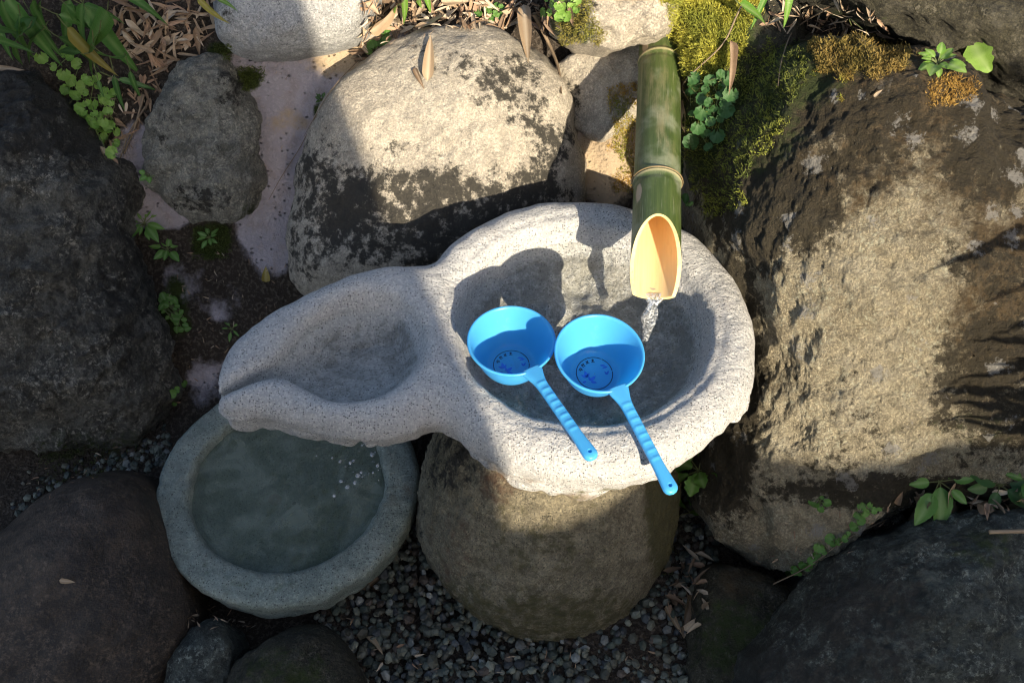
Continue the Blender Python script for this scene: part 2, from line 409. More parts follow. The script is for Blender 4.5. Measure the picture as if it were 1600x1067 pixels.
boulder('boulder', 'smooth pale grey stone cut off by the top edge beside the mortar',
        [(343, -70), (480, -90), (610, -70), (590, 20), (560, 68), (505, 84), (440, 93), (388, 90), (352, 72), (341, 20)], (470, 20), 40, 0, .12, M_grey, k=2.6, lift=.03, seed=4.2, big=.012, mid=.004, fine=.0015,
        black=[(440, 20, 25, 60, .5), (360, 40, 20, 50, .6)], n_th=240, n_r=80)
boulder('boulder', 'rough egg-shaped grey stone set in the pinkish mortar',
        [(272, 112), (330, 86), (368, 96), (388, 140), (402, 200), (412, 275), (402, 332), (372, 350), (300, 338), (244, 305), (226, 255), (234, 190)], (322, 220), 38, 0, .09, M_rough, k=2.6, lift=.01, seed=5.4, big=.014, mid=.012, rough=.009, fine=.004,
        black=[(360, 140, 30, 30, .4), (300, 310, 60, 25, .3), (260, 200, 20, 50, .2)], moss=[(390, 335, 20, 18, .6)], n_th=260, n_r=90)
boulder('boulder', 'large dark crusty rock filling the left edge',
        [(-90, 130), (60, 108), (105, 165), (160, 240), (198, 300), (215, 375), (243, 450), (276, 560), (268, 640), (205, 684), (100, 694), (-90, 700)], (90, 420), 36, 6, .18, M_dark, k=2.4, lift=.03, seed=6.6, big=.03, mid=.018, rough=.017, fine=.0045, chunk=.008,
        black=[(80, 170, 140, 90, .5), (180, 420, 60, 200, .3)], moss=[(230, 600, 40, 80, .3), (150, 690, 120, 25, .5)], n_th=360, n_r=140)
boulder('boulder', 'mossy mound right of the pipe with sunlit yellow-green top',
        [(1050, -60), (1230, -60), (1260, 40), (1230, 140), (1190, 260), (1150, 350), (1090, 350), (1072, 230), (1066, 120), (1050, 50)], (1130, 120), 45, -14, .10, M_mossy, k=2.2, lift=.06, seed=7.1, big=.02, mid=.012,
        moss=[(1100, 20, 90, 110, .95), (1130, 200, 80, 140, .8)], brown=[(1180, 110, 60, 60, .5)], n_th=240, n_r=80)
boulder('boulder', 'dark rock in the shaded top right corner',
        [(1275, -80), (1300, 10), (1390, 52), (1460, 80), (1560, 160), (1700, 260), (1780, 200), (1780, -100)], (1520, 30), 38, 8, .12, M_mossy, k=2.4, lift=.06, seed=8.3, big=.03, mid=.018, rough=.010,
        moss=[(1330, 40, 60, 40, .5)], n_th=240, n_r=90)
boulder('boulder', 'huge sunlit lichened boulder on the right half with brown stains',
        [(1110, 330), (1150, 210), (1195, 110), (1260, 70), (1340, 52), (1430, 62), (1520, 118), (1640, 190), (1780, 260), (1800, 700), (1700, 742), (1560, 760), (1420, 780), (1345, 790), (1295, 812), (1266, 848), (1235, 874), (1180, 892), (1120, 850), (1088, 780), (1086, 700), (1120, 640), (1148, 520), (1128, 420)],
        (1370, 420), 36, 4, .24, M_right, k=2.3, Y=1.13, lift=-.06, skirt=.5, seed=9.7, big=.035, mid=.014, rough=.013, fine=.003, n_th=520, n_r=230,
        black=[(1175, 260, 85, 170, .85), (1240, 330, 80, 70, .6), (1320, 200, 170, 100, .6), (1560, 200, 110, 120, .6), (1560, 610, 110, 120, .6), (1150, 560, 45, 220, .72), (1125, 700, 60, 110, .75), (1420, 770, 220, 30, .7), (1540, 420, 70, 60, .4), (1290, 730, 60, 40, .3), (1300, 640, 220, 90, .22)],  # dark crags and stains; left-edge patches also paint the flank's own shade
        moss=[(1230, 110, 100, 70, .75), (1330, 85, 120, 40, .6), (1195, 200, 70, 90, .6), (1500, 670, 130, 50, .35), (1300, 700, 160, 50, .25)],
        brown=[(1390, 130, 230, 105, 1.0), (1310, 260, 160, 95, .75), (1540, 240, 140, 150, .75), (1590, 480, 120, 200, .85), (1130, 620, 50, 140, .6), (1210, 640, 80, 80, .35), (1450, 330, 90, 60, .5)])
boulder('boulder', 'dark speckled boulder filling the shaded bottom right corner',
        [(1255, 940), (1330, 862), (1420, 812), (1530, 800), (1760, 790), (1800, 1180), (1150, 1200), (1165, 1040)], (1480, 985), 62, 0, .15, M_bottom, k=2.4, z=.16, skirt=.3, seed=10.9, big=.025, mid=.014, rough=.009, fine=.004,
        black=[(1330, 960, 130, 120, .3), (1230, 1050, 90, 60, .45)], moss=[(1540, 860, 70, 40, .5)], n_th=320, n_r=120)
boulder('boulder', 'smooth wet brown boulder in the bottom left corner with a pale dry leaf on it',
        [(-120, 920), (-10, 850), (55, 782), (118, 744), (182, 738), (234, 768), (266, 830), (300, 895), (322, 955), (305, 1030), (262, 1120), (100, 1200), (-120, 1180)], (130, 930), 58, 6, .17, M_brown, k=2.2, z=.06, skirt=.2, seed=11.2, big=.012, mid=.003, fine=.001,
        black=[(230, 960, 40, 80, .2)], n_th=300, n_r=110)
boulder('boulder', 'small grey-green pointed stone below the lower basin beside the brown boulder',
        [(268, 1030), (298, 990), (326, 970), (368, 1000), (378, 1060), (350, 1140), (250, 1150)], (318, 1050), 62, 10, .05, M_bottom, k=2.6, z=.05, skirt=.15, seed=12.5, big=.01, mid=.012, n_th=180, n_r=60)
boulder('boulder', 'dark mossy stone at the bottom edge left of the gravel',
        [(330, 1110), (375, 1030), (430, 985), (500, 985), (552, 1040), (585, 1130), (460, 1200)], (455, 1080), 62, 0, .07, M_mossy, k=2.3, z=.05, skirt=.15, seed=13.8, big=.012, mid=.008,
        moss=[(450, 1060, 90, 60, .55)], n_th=220, n_r=80)
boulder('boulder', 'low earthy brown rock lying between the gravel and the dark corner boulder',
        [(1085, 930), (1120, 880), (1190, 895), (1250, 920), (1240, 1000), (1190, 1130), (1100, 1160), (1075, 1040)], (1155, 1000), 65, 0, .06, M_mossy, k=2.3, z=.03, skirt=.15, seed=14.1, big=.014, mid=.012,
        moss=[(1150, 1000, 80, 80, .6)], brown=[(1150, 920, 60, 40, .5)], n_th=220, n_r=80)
boulder('boulder', 'thin slab of mud-coated rock in the crevice beside the creeper',
        [(1250, 880), (1300, 815), (1360, 790), (1425, 800), (1400, 850), (1340, 905), (1290, 940)], (1340, 860), 55, 0, .035, M_rough, k=2.6, z=.13, skirt=.2, seed=15.2, big=.01, mid=.01, black=[(1340, 860, 120, 90, .35)], brown=[(1340, 850, 90, 60, .5)], n_th=180, n_r=60)

# ------------------------------------------------------------------ pedestal boulder
def lathe_noise(name, prof, n_th, noise_fn, mat, stain_fn, loc, label, cat, n_v=None, close_bottom=False):
    prof = np.array(prof, float); s = np.concatenate([[0], np.cumsum(np.linalg.norm(np.diff(prof, axis=0), axis=1))])
    t = np.linspace(0, s[-1], n_v); R = np.interp(t, s, prof[:, 0]); Z = np.interp(t, s, prof[:, 1])
    ker = np.array([1, 2, 3, 2, 1.]); ker /= ker.sum()
    for _ in range(3):
        Rp = np.pad(R, 2, 'edge'); Zp = np.pad(Z, 2, 'edge')
        R = np.convolve(Rp, ker, 'valid'); Z = np.convolve(Zp, ker, 'valid')
    th = np.linspace(0, 2 * np.pi, n_th, endpoint=False)
    V = np.stack([R[:, None] * np.cos(th), R[:, None] * np.sin(th), Z[:, None] + 0 * th], -1).reshape(-1, 3)
    F = grid_faces(n_th, n_v, True); N = grid_normals(V, F)
    if (N * np.stack([V[:, 0], V[:, 1], V[:, 2] * 0], -1)).sum(1).mean() < 0 and cat == 'pedestal': F = F[:, ::-1]; N = -N
    V = noise_fn(V, N)
    me = mesh_np(name, V, F, mat, attrs={'stain': stain_fn(V + np.array(loc))})
    return link(name, me, loc, None, label, cat)
def ped_noise(V, N):
    d = .012 * fbm(V * 5, 3, seed=2.2) + .008 * fbm(V * 20, 4, seed=1.1) + .0052 * fbm(V * 75, 4, .65, seed=4) - .003 * np.maximum(0, fbm(V * 60, 2, seed=9)) ** 1
    return V + N * d[:, None]
def ped_stain(P):
    px = proj(P)
    return np.stack([blobs(px, [(700, 720, 60, 60, .55), (670, 820, 40, 120, .35)]),
                     blobs(px, [(850, 975, 220, 70, .6), (1040, 790, 34, 130, .95), (700, 950, 100, 60, .6), (840, 860, 120, 60, .45), (930, 840, 90, 70, .35), (690, 870, 40, 90, .35), (790, 800, 60, 25, .45)]),
                     blobs(px, [(700, 870, 60, 110, .42), (780, 760, 60, 30, .6), (850, 900, 90, 60, .25)])], -1)
lathe_noise('pedestal_boulder', [(.001, .40), (.10, .40), (.120, .375), (.145, .345), (.174, .30), (.203, .24), (.224, .17), (.234, .09), (.228, .03), (.21, -.05)], 420, ped_noise, M_plinth, ped_stain,
            (.062, .935, 0), 'brownish rounded boulder standing on the gravel and carrying the carved basin', 'pedestal', n_v=240)

# ------------------------------------------------------------------ carved gourd-shaped basin
ZR = .50
MC = np.array([.108, 1.030]); MR = .272
gout = [(668, 430, .48), (640, 421, .48), (600, 419, .48), (555, 430, .48), (500, 455, .47), (450, 488, .46), (400, 524, .45), (372, 552, .45), (360, 580, .44), (355, 610, .43), (352, 640, .42), (358, 664, .41), (376, 670, .41),
        (400, 666, .41), (430, 664, .41), (465, 674, .41), (515, 688, .41), (560, 697, .41), (600, 699, .41), (635, 694, .41), (662, 679, .41), (690, 668, .41), (760, 640, .45), (760, 480, .48)]
GO = chaikin(np.array([atz(*q)[:2] for q in gout]), 2)
gin = [(664, 530), (656, 500), (634, 470), (595, 457), (552, 458), (510, 472), (474, 496), (448, 524), (430, 548), (402, 564), (370, 582), (335, 598), (335, 609), (372, 599), (406, 585), (440, 580), (475, 600), (515, 621), (560, 626), (610, 611), (646, 580), (660, 550)]
GI = chaikin(np.array([atz(*q, ZR - .012)[:2] for q in gin]), 2)
def build_basin():
    h = .0042; x0, x1, y0, y1, z0, z1 = -.44, .40, .71, 1.31, .305, .53
    xs = np.arange(x0, x1, h); ys = np.arange(y0, y1, h); zs = np.arange(z0, z1, h)
    X, Y = np.meshgrid(xs, ys, indexing='ij')
    w2 = np.stack([X, Y, 0 * X], -1)
    wob = .006 * fbm(w2 * 9, 3, seed=3)
    dm = np.hypot(X - MC[0], Y - MC[1]) - MR + wob
    dg = poly_sdf(X, Y, GO) + wob * .6 - .015
    do = smin(dm, dg, .045)
    dmi = np.hypot(X - MC[0], Y - MC[1]) - .196 + .004 * fbm(w2 * 12, 3, seed=6)
    dgi = poly_sdf(X, Y, GI) + .003 * fbm(w2 * 12, 3, seed=8)
    # rim height: crest slightly rounded, gourd rim drops a little towards the spout end
    spout = sstep(-.12, -.40, X)
    top = ZR + .004 * fbm(w2 * 7, 3, seed=5) - .013 * spout
    top = top - .026 * np.clip(1 + do / .05, 0, 1) ** 2.6                      # outer rounding
    di_all = np.minimum(dmi, dgi)
    top = top - .013 * np.clip(1 - di_all / .022, 0, 1) ** 2 * (di_all > 0)      # inner rounding
    # ledge groove around the round basin
    top = top - .004 * np.exp(-((dmi - .018) / .0045) ** 2)
    fl_m = ZR - .016 - .076 * np.clip(-dmi / .060, 0, 1) ** .6 + .0022 * np.sin(dmi * 6.283 / .0165) * np.exp(-((dmi + .03) / .022) ** 2)
    fl_g = ZR - .020 - .022 * spout - .048 * np.clip(-dgi / .045, 0, 1) ** .6
    top = np.where(dmi < 0, np.minimum(top, fl_m), top)
    top = np.where(dgi < 0, np.minimum(top, fl_g), top)
    # low saddle joining the two hollows
    sx = np.exp(-((X + .055) / .05) ** 2 - ((Y - 1.105) / .035) ** 2); top = top - .020 * sx
    # underside: round bowl tapering to the neck; the gourd end thinner
    r = np.hypot(X - MC[0] + .02, Y - MC[1] + .05)
    bot_m = .315 + .105 * np.clip((r - .115) / .145, 0, 1) ** 1.5
    bot_g = .372 + .010 * fbm(w2 * 10, 3, seed=11) + .03 * np.clip(1 + dg / .06, 0, 1) ** 2
    wg = sstep(-.03, -.16, X)
    bot = bot_m * (1 - wg) + bot_g * wg
    Z = zs[None, None, :]
    Fv = smax((Z - top[..., None]) * .8, (bot[..., None] - Z) * .8, .012)
    side = do[..., None] + .55 * np.clip(.445 - Z, 0, 1) ** 1.0 * .35
    Fv = smax(Fv, side, .022)
    G = np.stack(np.broadcast_arrays(X[..., None], Y[..., None], Z), -1)
    band = np.abs(Fv) < .02
    nz = np.zeros(Fv.shape)
    q = G[band]
    low = sstep(.47, .42, q[:, 2])
    nz[band] = .0022 * fbm(q * 28, 3, seed=1) + .0012 * fbm(q * 80, 3, .6, seed=2) + low * (.019 * (ridged(q * np.array([9, 9, 16]), 4, seed=4) - .1) + .004 * fbm(q * 26, 3, seed=9))
    nz[band] += .0055 * np.exp(-((q[:, 2] - .452 - .006 * fbm(q * 9, 2, seed=12)) / .0045) ** 2) * np.clip(.5 + 1.6 * fbm(q * 6, 3, seed=13), 0, 1)
    Fv = Fv + nz
    # chisel rings on the inner wall of the round basin
    V, Q = surface_nets(Fv, np.array([x0, y0, z0]), h)
    # gentle smoothing, twice
    for _ in range(2):
        acc = np.zeros_like(V); cnt = np.zeros(len(V))
        for a, b in ((0, 1), (1, 2), (2, 3), (3, 0)):
            np.add.at(acc, Q[:, a], V[Q[:, b]]); np.add.at(acc, Q[:, b], V[Q[:, a]])
            np.add.at(cnt, Q[:, a], 1); np.add.at(cnt, Q[:, b], 1)
        V = V * .55 + acc / cnt[:, None] * .45
    px = proj(V)
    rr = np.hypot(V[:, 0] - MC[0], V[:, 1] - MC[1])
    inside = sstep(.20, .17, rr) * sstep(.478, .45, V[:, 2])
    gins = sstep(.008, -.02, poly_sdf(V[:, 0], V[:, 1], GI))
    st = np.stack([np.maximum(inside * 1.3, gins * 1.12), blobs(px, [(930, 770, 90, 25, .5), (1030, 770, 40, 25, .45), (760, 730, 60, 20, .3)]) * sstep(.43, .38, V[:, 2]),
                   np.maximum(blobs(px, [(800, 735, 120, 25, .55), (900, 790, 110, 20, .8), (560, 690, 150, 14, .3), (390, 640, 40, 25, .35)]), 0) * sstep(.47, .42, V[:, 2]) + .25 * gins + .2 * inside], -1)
    base = np.array([MC[0], MC[1], .40])
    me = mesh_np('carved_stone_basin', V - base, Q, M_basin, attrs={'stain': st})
    link('carved_stone_basin', me, base, None, 'pale granite gourd-shaped basin with two hollows on top of the pedestal boulder', 'stone basin')
build_basin()

# ------------------------------------------------------------------ lower basin
LC = np.array([-.398, .956])
def low_noise(V, N):
    th = np.arctan2(V[:, 1], V[:, 0]); r = np.hypot(V[:, 0], V[:, 1])
    w = 1 + .018 * fbm(np.stack([np.cos(th) * 1.6, np.sin(th) * 1.6, 0 * th], -1), 3, seed=3)
    V = V.copy(); V[:, 0] *= w; V[:, 1] *= w
    d = .0035 * fbm(V * 20, 3, seed=1.4) + .0016 * fbm(V * 70, 3, .6, seed=3)
    edge = sstep(.205, .235, r) * sstep(.125, .06, V[:, 2])
    d = d + edge * .008 * ridged(V * 14, 3, seed=5)
    return V + N * d[:, None]
def low_stain(P):
    px = proj(P); r = np.hypot(P[:, 0] - LC[0], P[:, 1] - LC[1])
    ins = sstep(.175, .16, r)
    # crack across the front right rim
    s_ = np.abs((px[:, 0] - 582) * .93 - (px[:, 1] - 865) * .25 + 4 * np.sin(px[:, 1] * .2)) ; crack = np.exp(-(s_ / 2.2) ** 2) * sstep(830, 840, px[:, 1]) * sstep(900, 885, px[:, 1])
    return np.stack([np.maximum(ins * .12, crack * .9) + blobs(px, [(290, 795, 8, 6, .9), (292, 740, 10, 8, .4), (360, 706, 7, 7, 1.3)]), blobs(px, [(400, 915, 150, 22, .4), (270, 850, 40, 60, .28), (300, 880, 60, 40, .3)]) + ins * .25,
                     blobs(px, [(620, 770, 40, 30, .4), (430, 780, 11, 9, 1.3)])], -1)
lathe_noise('round_stone_basin', [(.001, .048), (.10, .050), (.140, .058), (.160, .075), (.169, .105), (.172, .120), (.178, .127), (.200, .128), (.222, .126), (.230, .122), (.2335, .112), (.226, .06), (.20, .02), (.16, -.03)], 420, low_noise, M_lower, low_stain,
            (LC[0], LC[1], 0), 'low round greenish stone basin on the ground filled with murky water', 'stone basin', n_v=190)

# ------------------------------------------------------------------ water
def water_mat(name, tint, bump_scale, strength, rough=.02, silt=0):
    s = NT(name); nt = s.t
    n1 = s.noise(bump_scale, 4, .55, dist=.6); n2 = s.noise(bump_scale * 3.1, 3, .5)
    bp = s.bump(s.ma('ADD', n1, s.ma('MULTIPLY', n2, .35)), strength, .01)
    dt = s.n('ShaderNodeVectorMath', operation='DOT_PRODUCT'); s.set(dt.inputs[0], s.n('ShaderNodeNewGeometry').outputs['Incoming']); s.set(dt.inputs[1], bp)
    sch = s.ma('MULTIPLY_ADD', s.ma('POWER', s.ma('SUBTRACT', 1.0, s.ma('ABSOLUTE', dt.outputs['Value'])), 5.0), .98, .025)
    tr = s.n('ShaderNodeBsdfTransparent'); s.set(tr.inputs['Color'], tint)
    gl = s.n('ShaderNodeBsdfGlossy'); gl.inputs['Roughness'].default_value = rough; s.set(gl.inputs['Normal'], bp)
    mx = s.n('ShaderNodeMixShader'); s.set(mx.inputs[0], sch)
    body = tr.outputs[0]
    if silt:
        df = s.n('ShaderNodeBsdfDiffuse'); s.set(df.inputs['Color'], s.mix(s.ss(s.noise(13, 8, .68, dist=1.2), .42, .60), (.12, .145, .10), (.24, .275, .215)))
        mb = s.n('ShaderNodeMixShader'); s.set(mb.inputs[0], s.ss(s.noise(9, 4, .6), .3, .7, silt * .75, silt * 1.2)); nt.links.new(tr.outputs[0], mb.inputs[1]); nt.links.new(df.outputs[0], mb.inputs[2]); body = mb.outputs[0]
    nt.links.new(body, mx.inputs[1]); nt.links.new(gl.outputs[0], mx.inputs[2])
    nt.links.new(mx.outputs[0], s.out.inputs['Surface']); nt.nodes.remove(s.b)
    return s.m
M_water = water_mat('clear_water', (.96, .97, .96), 26, .25)
M_murky = water_mat('murky_water', (.80, .86, .82), 13, .9, silt=.5)
def disc(name, c, r, z, mat, ripple=0.0, src=None, kind='structure', n_r=60, n_t=120):
    rr = np.linspace(.002, r, n_r); th = np.linspace(0, 2 * np.pi, n_t, endpoint=False)
    V = np.stack([rr[:, None] * np.cos(th), rr[:, None] * np.sin(th), 0 * rr[:, None] + 0 * th], -1).reshape(-1, 3)
    if ripple:
        for sx, sy, a, wl, fall in src:
            d = np.hypot(V[:, 0] + c[0] - sx, V[:, 1] + c[1] - sy)
            V[:, 2] += a * np.cos(d / wl * 6.283) * np.exp(-d / fall)
        V[:, 2] += ripple * fbm(V * 30, 3, seed=2)
    return link(name, mesh_np(name, V, grid_faces(n_t, n_r, True)[:, ::-1], mat), (c[0], c[1], z), kind=kind)
strm = atz(1009, 527, .460)
disc('water', MC, .190, .460, M_water, .0012, [(strm[0], strm[1], .0022, .026, .10)])
sp0 = atz(575, 740, .108)
disc('water', LC, .176, .106, M_murky, .0015, [(sp0[0], sp0[1], .0016, .022, .11)])
gw = atz(545, 545, .462)

# small pool in the gourd hollow (a film of water)
def poly_disc(name, P, z, mat):
    n = len(P); c = P.mean(0); V = np.vstack([[*c, 0], np.c_[P, np.zeros(n)]]) - np.array([*c, 0])
    F = np.array([[0, i + 1, (i + 1) % n + 1] for i in range(n)])
    return link(name, mesh_np(name, V, F, mat), (c[0], c[1], z), kind='structure')
poly_disc('water', GI[:], .4585, M_water)

# ------------------------------------------------------------------ bamboo pipe
def bamboo_mats():
    s = NT('green_bamboo_skin')
    st = s.map((60, 4, 60)); g = s.noise(1.6, 6, .6, co=st); blot = s.noise(16, 5, .6); fine = s.noise(9, 3, .6, co=s.map((90, 2, 90)))
    c = s.mix(s.ss(g, .35, .68), (.042, .066, .016), (.070, .098, .027))
    c = s.mix(s.ss(blot, .46, .68, 0, .7), c, (.22, .24, .16))
    c = s.mix(s.ss(fine, .6, .75, 0, .6), c, (.30, .31, .22))
    at = s.rgb(s.attr('stain').outputs['Color'])
    c = s.mix(at[0], c, (.42, .36, .20))
    c = s.mix(s.ss(s.ma('ADD', at[1], s.ma('MULTIPLY_ADD', s.noise(40, 5), .8, -.4)), .4, .6), c, (.36, .27, .18))
    c = s.mix(at[2], c, (.05, .035, .02))
    c = s.mix(s.ss(s.noise(130, 6, .75), .60, .68, 0, .7), c, (.10, .085, .05)); c = s.mix(s.ss(s.noise(20, 7, .7, co=s.map((1, .25, 1))), .54, .70, 0, .45), c, (.26, .22, .12))
    a = s.fin(c, s.ma('MULTIPLY_ADD', blot, .35, .22), s.bump(fine, .25, .004), .5)
    s = NT('pale_bamboo_inside')
    g = s.noise(2, 4, .6, co=s.map((110, 3, 110)))
    c = s.mix(g, (.84, .63, .34), (.72, .48, .22)); c = s.mix(s.ss(s.noise(30, 7, .7, co=s.map((3, .5, 3))), .52, .72, 0, .4), c, (.55, .36, .16))
    s.b.inputs['Subsurface Weight'].default_value = .25; s.b.inputs['Subsurface Radius'].default_value = (.02, .01, .004); s.b.inputs['Subsurface Scale'].default_value = 1
    b = s.fin(c, .5, s.bump(g, .1, .003))
    s = NT('cut_bamboo_edge'); c = s.mix(s.noise(120, 3), (.80, .70, .36), (.62, .48, .20)); c = s.mix(s.ss(s.noise(300, 5, .7), .52, .66, 0, .5), c, (.42, .30, .12)); d = s.fin(c, .55)
    return a, b, d
M_bam, M_bin, M_bcut = bamboo_mats()
def build_pipe():
    tipc = atz(1024, 449, .562); tip = Vector(tipc)
    hole = Vector(aty(1031, 66, 1.53))
    ax = (tip - hole).normalized(); L = (tip - hole).length; ext = .10
    root = hole - ax * ext
    zl = Vector((0, 0, 1)); side = ax.cross(zl).normalized(); up = side.cross(ax).normalized()
    n_t, tot = 72, L + ext
    R0, R1, wall = .0345, .0385, .0058
    th = np.linspace(0, 2 * np.pi, n_t, endpoint=False)
    Lc = .140                                                     # length of the slanted cut
    def rad(t): return R0 + (R1 - R0) * np.clip(t / tot, 0, 1)
    def tend(th_, k=1.0):                                         # lower side reaches furthest; tip trimmed square
        u = (1 + np.sin(th_)) / 2
        return np.minimum(tot + .032 - Lc * u, tot + .000 + .003 * np.cos(2 * th_))
    node_ts = [ext + L * .615, ext + L * .10]
    # work out where the node sits from its place in the photo
    def node_bulge(t):
        b = 0
        for nt_ in node_ts: b = b + .0018 * np.exp(-((t - nt_) / .0035) ** 2) - .0012 * np.exp(-((t - nt_ - .009) / .004) ** 2)
        return b
    n_l = 260
    s = np.linspace(0, 1, n_l)[:, None]; te = tend(th)[None]
    tcore = tot - Lc
    T = s * (tcore - .002); T = np.where(s < 1, T, T)
    s2 = np.linspace(0, 1, 40)[1:, None]
    Tall = np.vstack([np.repeat(T, n_t, 1), (tcore - .002) + s2 * (te - tcore + .002)])
    Ro = rad(Tall) + node_bulge(Tall); Ri = rad(Tall) - wall
    def pt(R, T_):
        a = th[None]
        return (np.array(root) + T_[..., None] * np.array(ax) + (R * np.cos(a))[..., None] * np.array(side) + (R * np.sin(a))[..., None] * np.array(up))
    Vo = pt(Ro, Tall).reshape(-1, 3); nv = len(Tall)
    Vi = pt(Ri, Tall).reshape(-1, 3)
    Fo = grid_faces(n_t, nv, True); Fi = grid_faces(n_t, nv, True)[:, ::-1] + len(Vo)
    last = (nv - 1) * n_t; a = np.arange(n_t); b = (a + 1) % n_t
    # cut face with its own vertices so that its edge stays crisp
    Vc = np.concatenate([Vo[last:], Vi[last:]])
    Fc = np.stack([a, b, b + n_t, a + n_t], 1) + len(Vo) + len(Vi)
    V = np.concatenate([Vo, Vi, Vc]); base = np.array(root)
    t_at = np.concatenate([Tall.ravel(), Tall.ravel(), Tall.ravel()[-n_t:], Tall.ravel()[-n_t:]])
    th_at = np.tile(th, nv * 2 + 2)
    ringm = sum(np.exp(-((t_at - q - .001) / .0016) ** 2) for q in node_ts)
    line = sum(np.exp(-((t_at - q + .004) / .0016) ** 2) for q in node_ts)
    dry = np.exp(-((t_at - node_ts[0] - .035) / .022) ** 2 - ((np.cos(th_at - .62) - 1) / .02) ** 2) * .9 + np.exp(-((t_at - ext - .03) / .03) ** 2 - ((np.cos(th_at - .7) - 1) / .03) ** 2) * .8
    ln2 = np.exp(-((t_at - ext - L * .24) / (L * .12)) ** 4 - ((th_at - .55) / .03) ** 2) * .6
    st = np.stack([np.clip(ringm * .9 + ln2, 0, 1), dry, np.clip(line * .8, 0, 1)], -1)
    Fmat = np.concatenate([np.zeros(len(Fo)), np.ones(len(Fi)), np.full(len(Fc), 2)])
    R3 = Matrix((side, ax, up)).transposed()          # local axes: x side, y along the pipe towards its mouth, z up
    Rm = np.array(R3)
    thing = empty('bamboo_pipe', Vector(base), 'green bamboo pipe with a slanted open end pouring water into the basin', 'bamboo pipe')
    thing.rotation_euler = R3.to_euler()
    Vl = (V - base) @ Rm
    link('pipe_tube', mesh_np('pipe_tube', Vl, np.concatenate([Fo, Fi, Fc])[:, ::-1], [M_bam, M_bin, M_bcut], fmat=Fmat, attrs={'stain': st}), None, thing)
    # diaphragm at the node, seen as the inner end of the open part
    rr = np.linspace(.001, R1 - wall + .0005, 8)
    D = pt(rr[:, None] + 0 * th[None], np.full((8, n_t), node_ts[0]) + .004 * (1 - (rr[:, None] / R1) ** 2)).reshape(-1, 3)
    link('node_wall', mesh_np('node_wall', (D - base) @ Rm, grid_faces(n_t, 8, True), M_bin), None, thing)
    # thin band around the node
    tt = np.linspace(-.0014, .0014, 7)
    Bv = pt((R1 + .0012 + .0012 * (1 - (tt / .0014) ** 2))[:, None] + 0 * th[None], node_ts[0] - .003 + np.repeat(tt[:, None], n_t, 1)).reshape(-1, 3)
    s_ = NT('node_scar'); m = s_.fin(s_.mix(s_.noise(90, 4), (.30, .22, .10), (.10, .065, .03)), .6)
    link('node_ring', mesh_np('node_ring', (Bv - base) @ Rm, grid_faces(n_t, 7, True)[:, ::-1], m), None, thing)
    low = np.array(root) + np.array(ax) * (tot + .012) - np.array(up) * (R1 - wall * .7)
    return low, np.array(ax), np.array(side)
lip, pax, pside = build_pipe()

def glass_mat():
    s = NT('falling_water'); nt = s.t
    g = s.n('ShaderNodeBsdfRefraction'); g.inputs['IOR'].default_value = 1.33; g.inputs['Roughness'].default_value = .0
    gl = s.n('ShaderNodeBsdfGlossy'); gl.inputs['Roughness'].default_value = .03
    tr = s.n('ShaderNodeBsdfTransparent')
    dt = s.n('ShaderNodeVectorMath', operation='DOT_PRODUCT'); ge = s.n('ShaderNodeNewGeometry'); s.set(dt.inputs[0], ge.outputs['Incoming']); s.set(dt.inputs[1], ge.outputs['Normal'])
    sch = s.ma('POWER', s.ma('SUBTRACT', 1.0, s.ma('ABSOLUTE', dt.outputs['Value'])), 4.0)
    m0 = s.n('ShaderNodeMixShader'); m0.inputs[0].default_value = .55; nt.links.new(tr.outputs[0], m0.inputs[1]); nt.links.new(g.outputs[0], m0.inputs[2])
    m1 = s.n('ShaderNodeMixShader'); s.set(m1.inputs[0], s.ma('MULTIPLY_ADD', sch, 1.0, .30)); nt.links.new(m0.outputs[0], m1.inputs[1]); nt.links.new(gl.outputs[0], m1.inputs[2])
    df = s.n('ShaderNodeBsdfDiffuse'); df.inputs['Color'].default_value = (.85, .88, .9, 1); m2 = s.n('ShaderNodeMixShader'); s.set(m2.inputs[0], s.ss(s.noise(260, 3, .6), .45, .62, .04, .34)); nt.links.new(m1.outputs[0], m2.inputs[1]); nt.links.new(df.outputs[0], m2.inputs[2])
    nt.links.new(m2.outputs[0], s.out.inputs['Surface']); nt.nodes.remove(s.b); return s.m
M_fall = glass_mat()
def build_stream():
    top = lip - pax * .028 + np.array([0, 0, .003]); n_t, n_l = 28, 60
    t = np.linspace(0, 1, n_l); end = np.array([strm[0], strm[1], .457])
    V = []
    th = np.linspace(0, 2 * np.pi, n_t, endpoint=False)
    for i, q in enumerate(t):
        c = top + (end - top) * np.array([q ** .9, q ** .6, 0]) + np.array([0, 0, (end[2] - top[2]) * q ** 1.5])
        w = .0070 * (1 - q) ** 1.1 + .0065 + .0005 * math.sin(q * 14)
        ph = q * 5.0
        a = th + ph
        rx = w * (1 + .35 * np.cos(2 * a)) ; 
        V.append(np.stack([c[0] + rx * np.cos(th), c[1] + rx * .7 * np.sin(th), c[2] + 0 * th], -1))
    V = np.array(V).reshape(-1, 3); V += .0011 * np.stack([fbm(V * np.array([150, 150, 60]), 2, seed=k) for k in range(3)], -1)
    base = np.array(end)
    link('water_stream', mesh_np('water_stream', V - base, grid_faces(n_t, n_l, True)[:, ::-1], M_fall), base, None, 'thin twisting stream of clear water falling from the bamboo pipe', 'water stream')
build_stream()
def ico(sub=1):
    bm = bmesh.new(); bmesh.ops.create_icosphere(bm, subdivisions=sub, radius=1)
    V = np.array([v.co[:] for v in bm.verts]); F = np.array([[v.index for v in f.verts] for f in bm.faces]); bm.free(); return V, F
IV1, IF1 = ico(1); IV2, IF2 = ico(2)
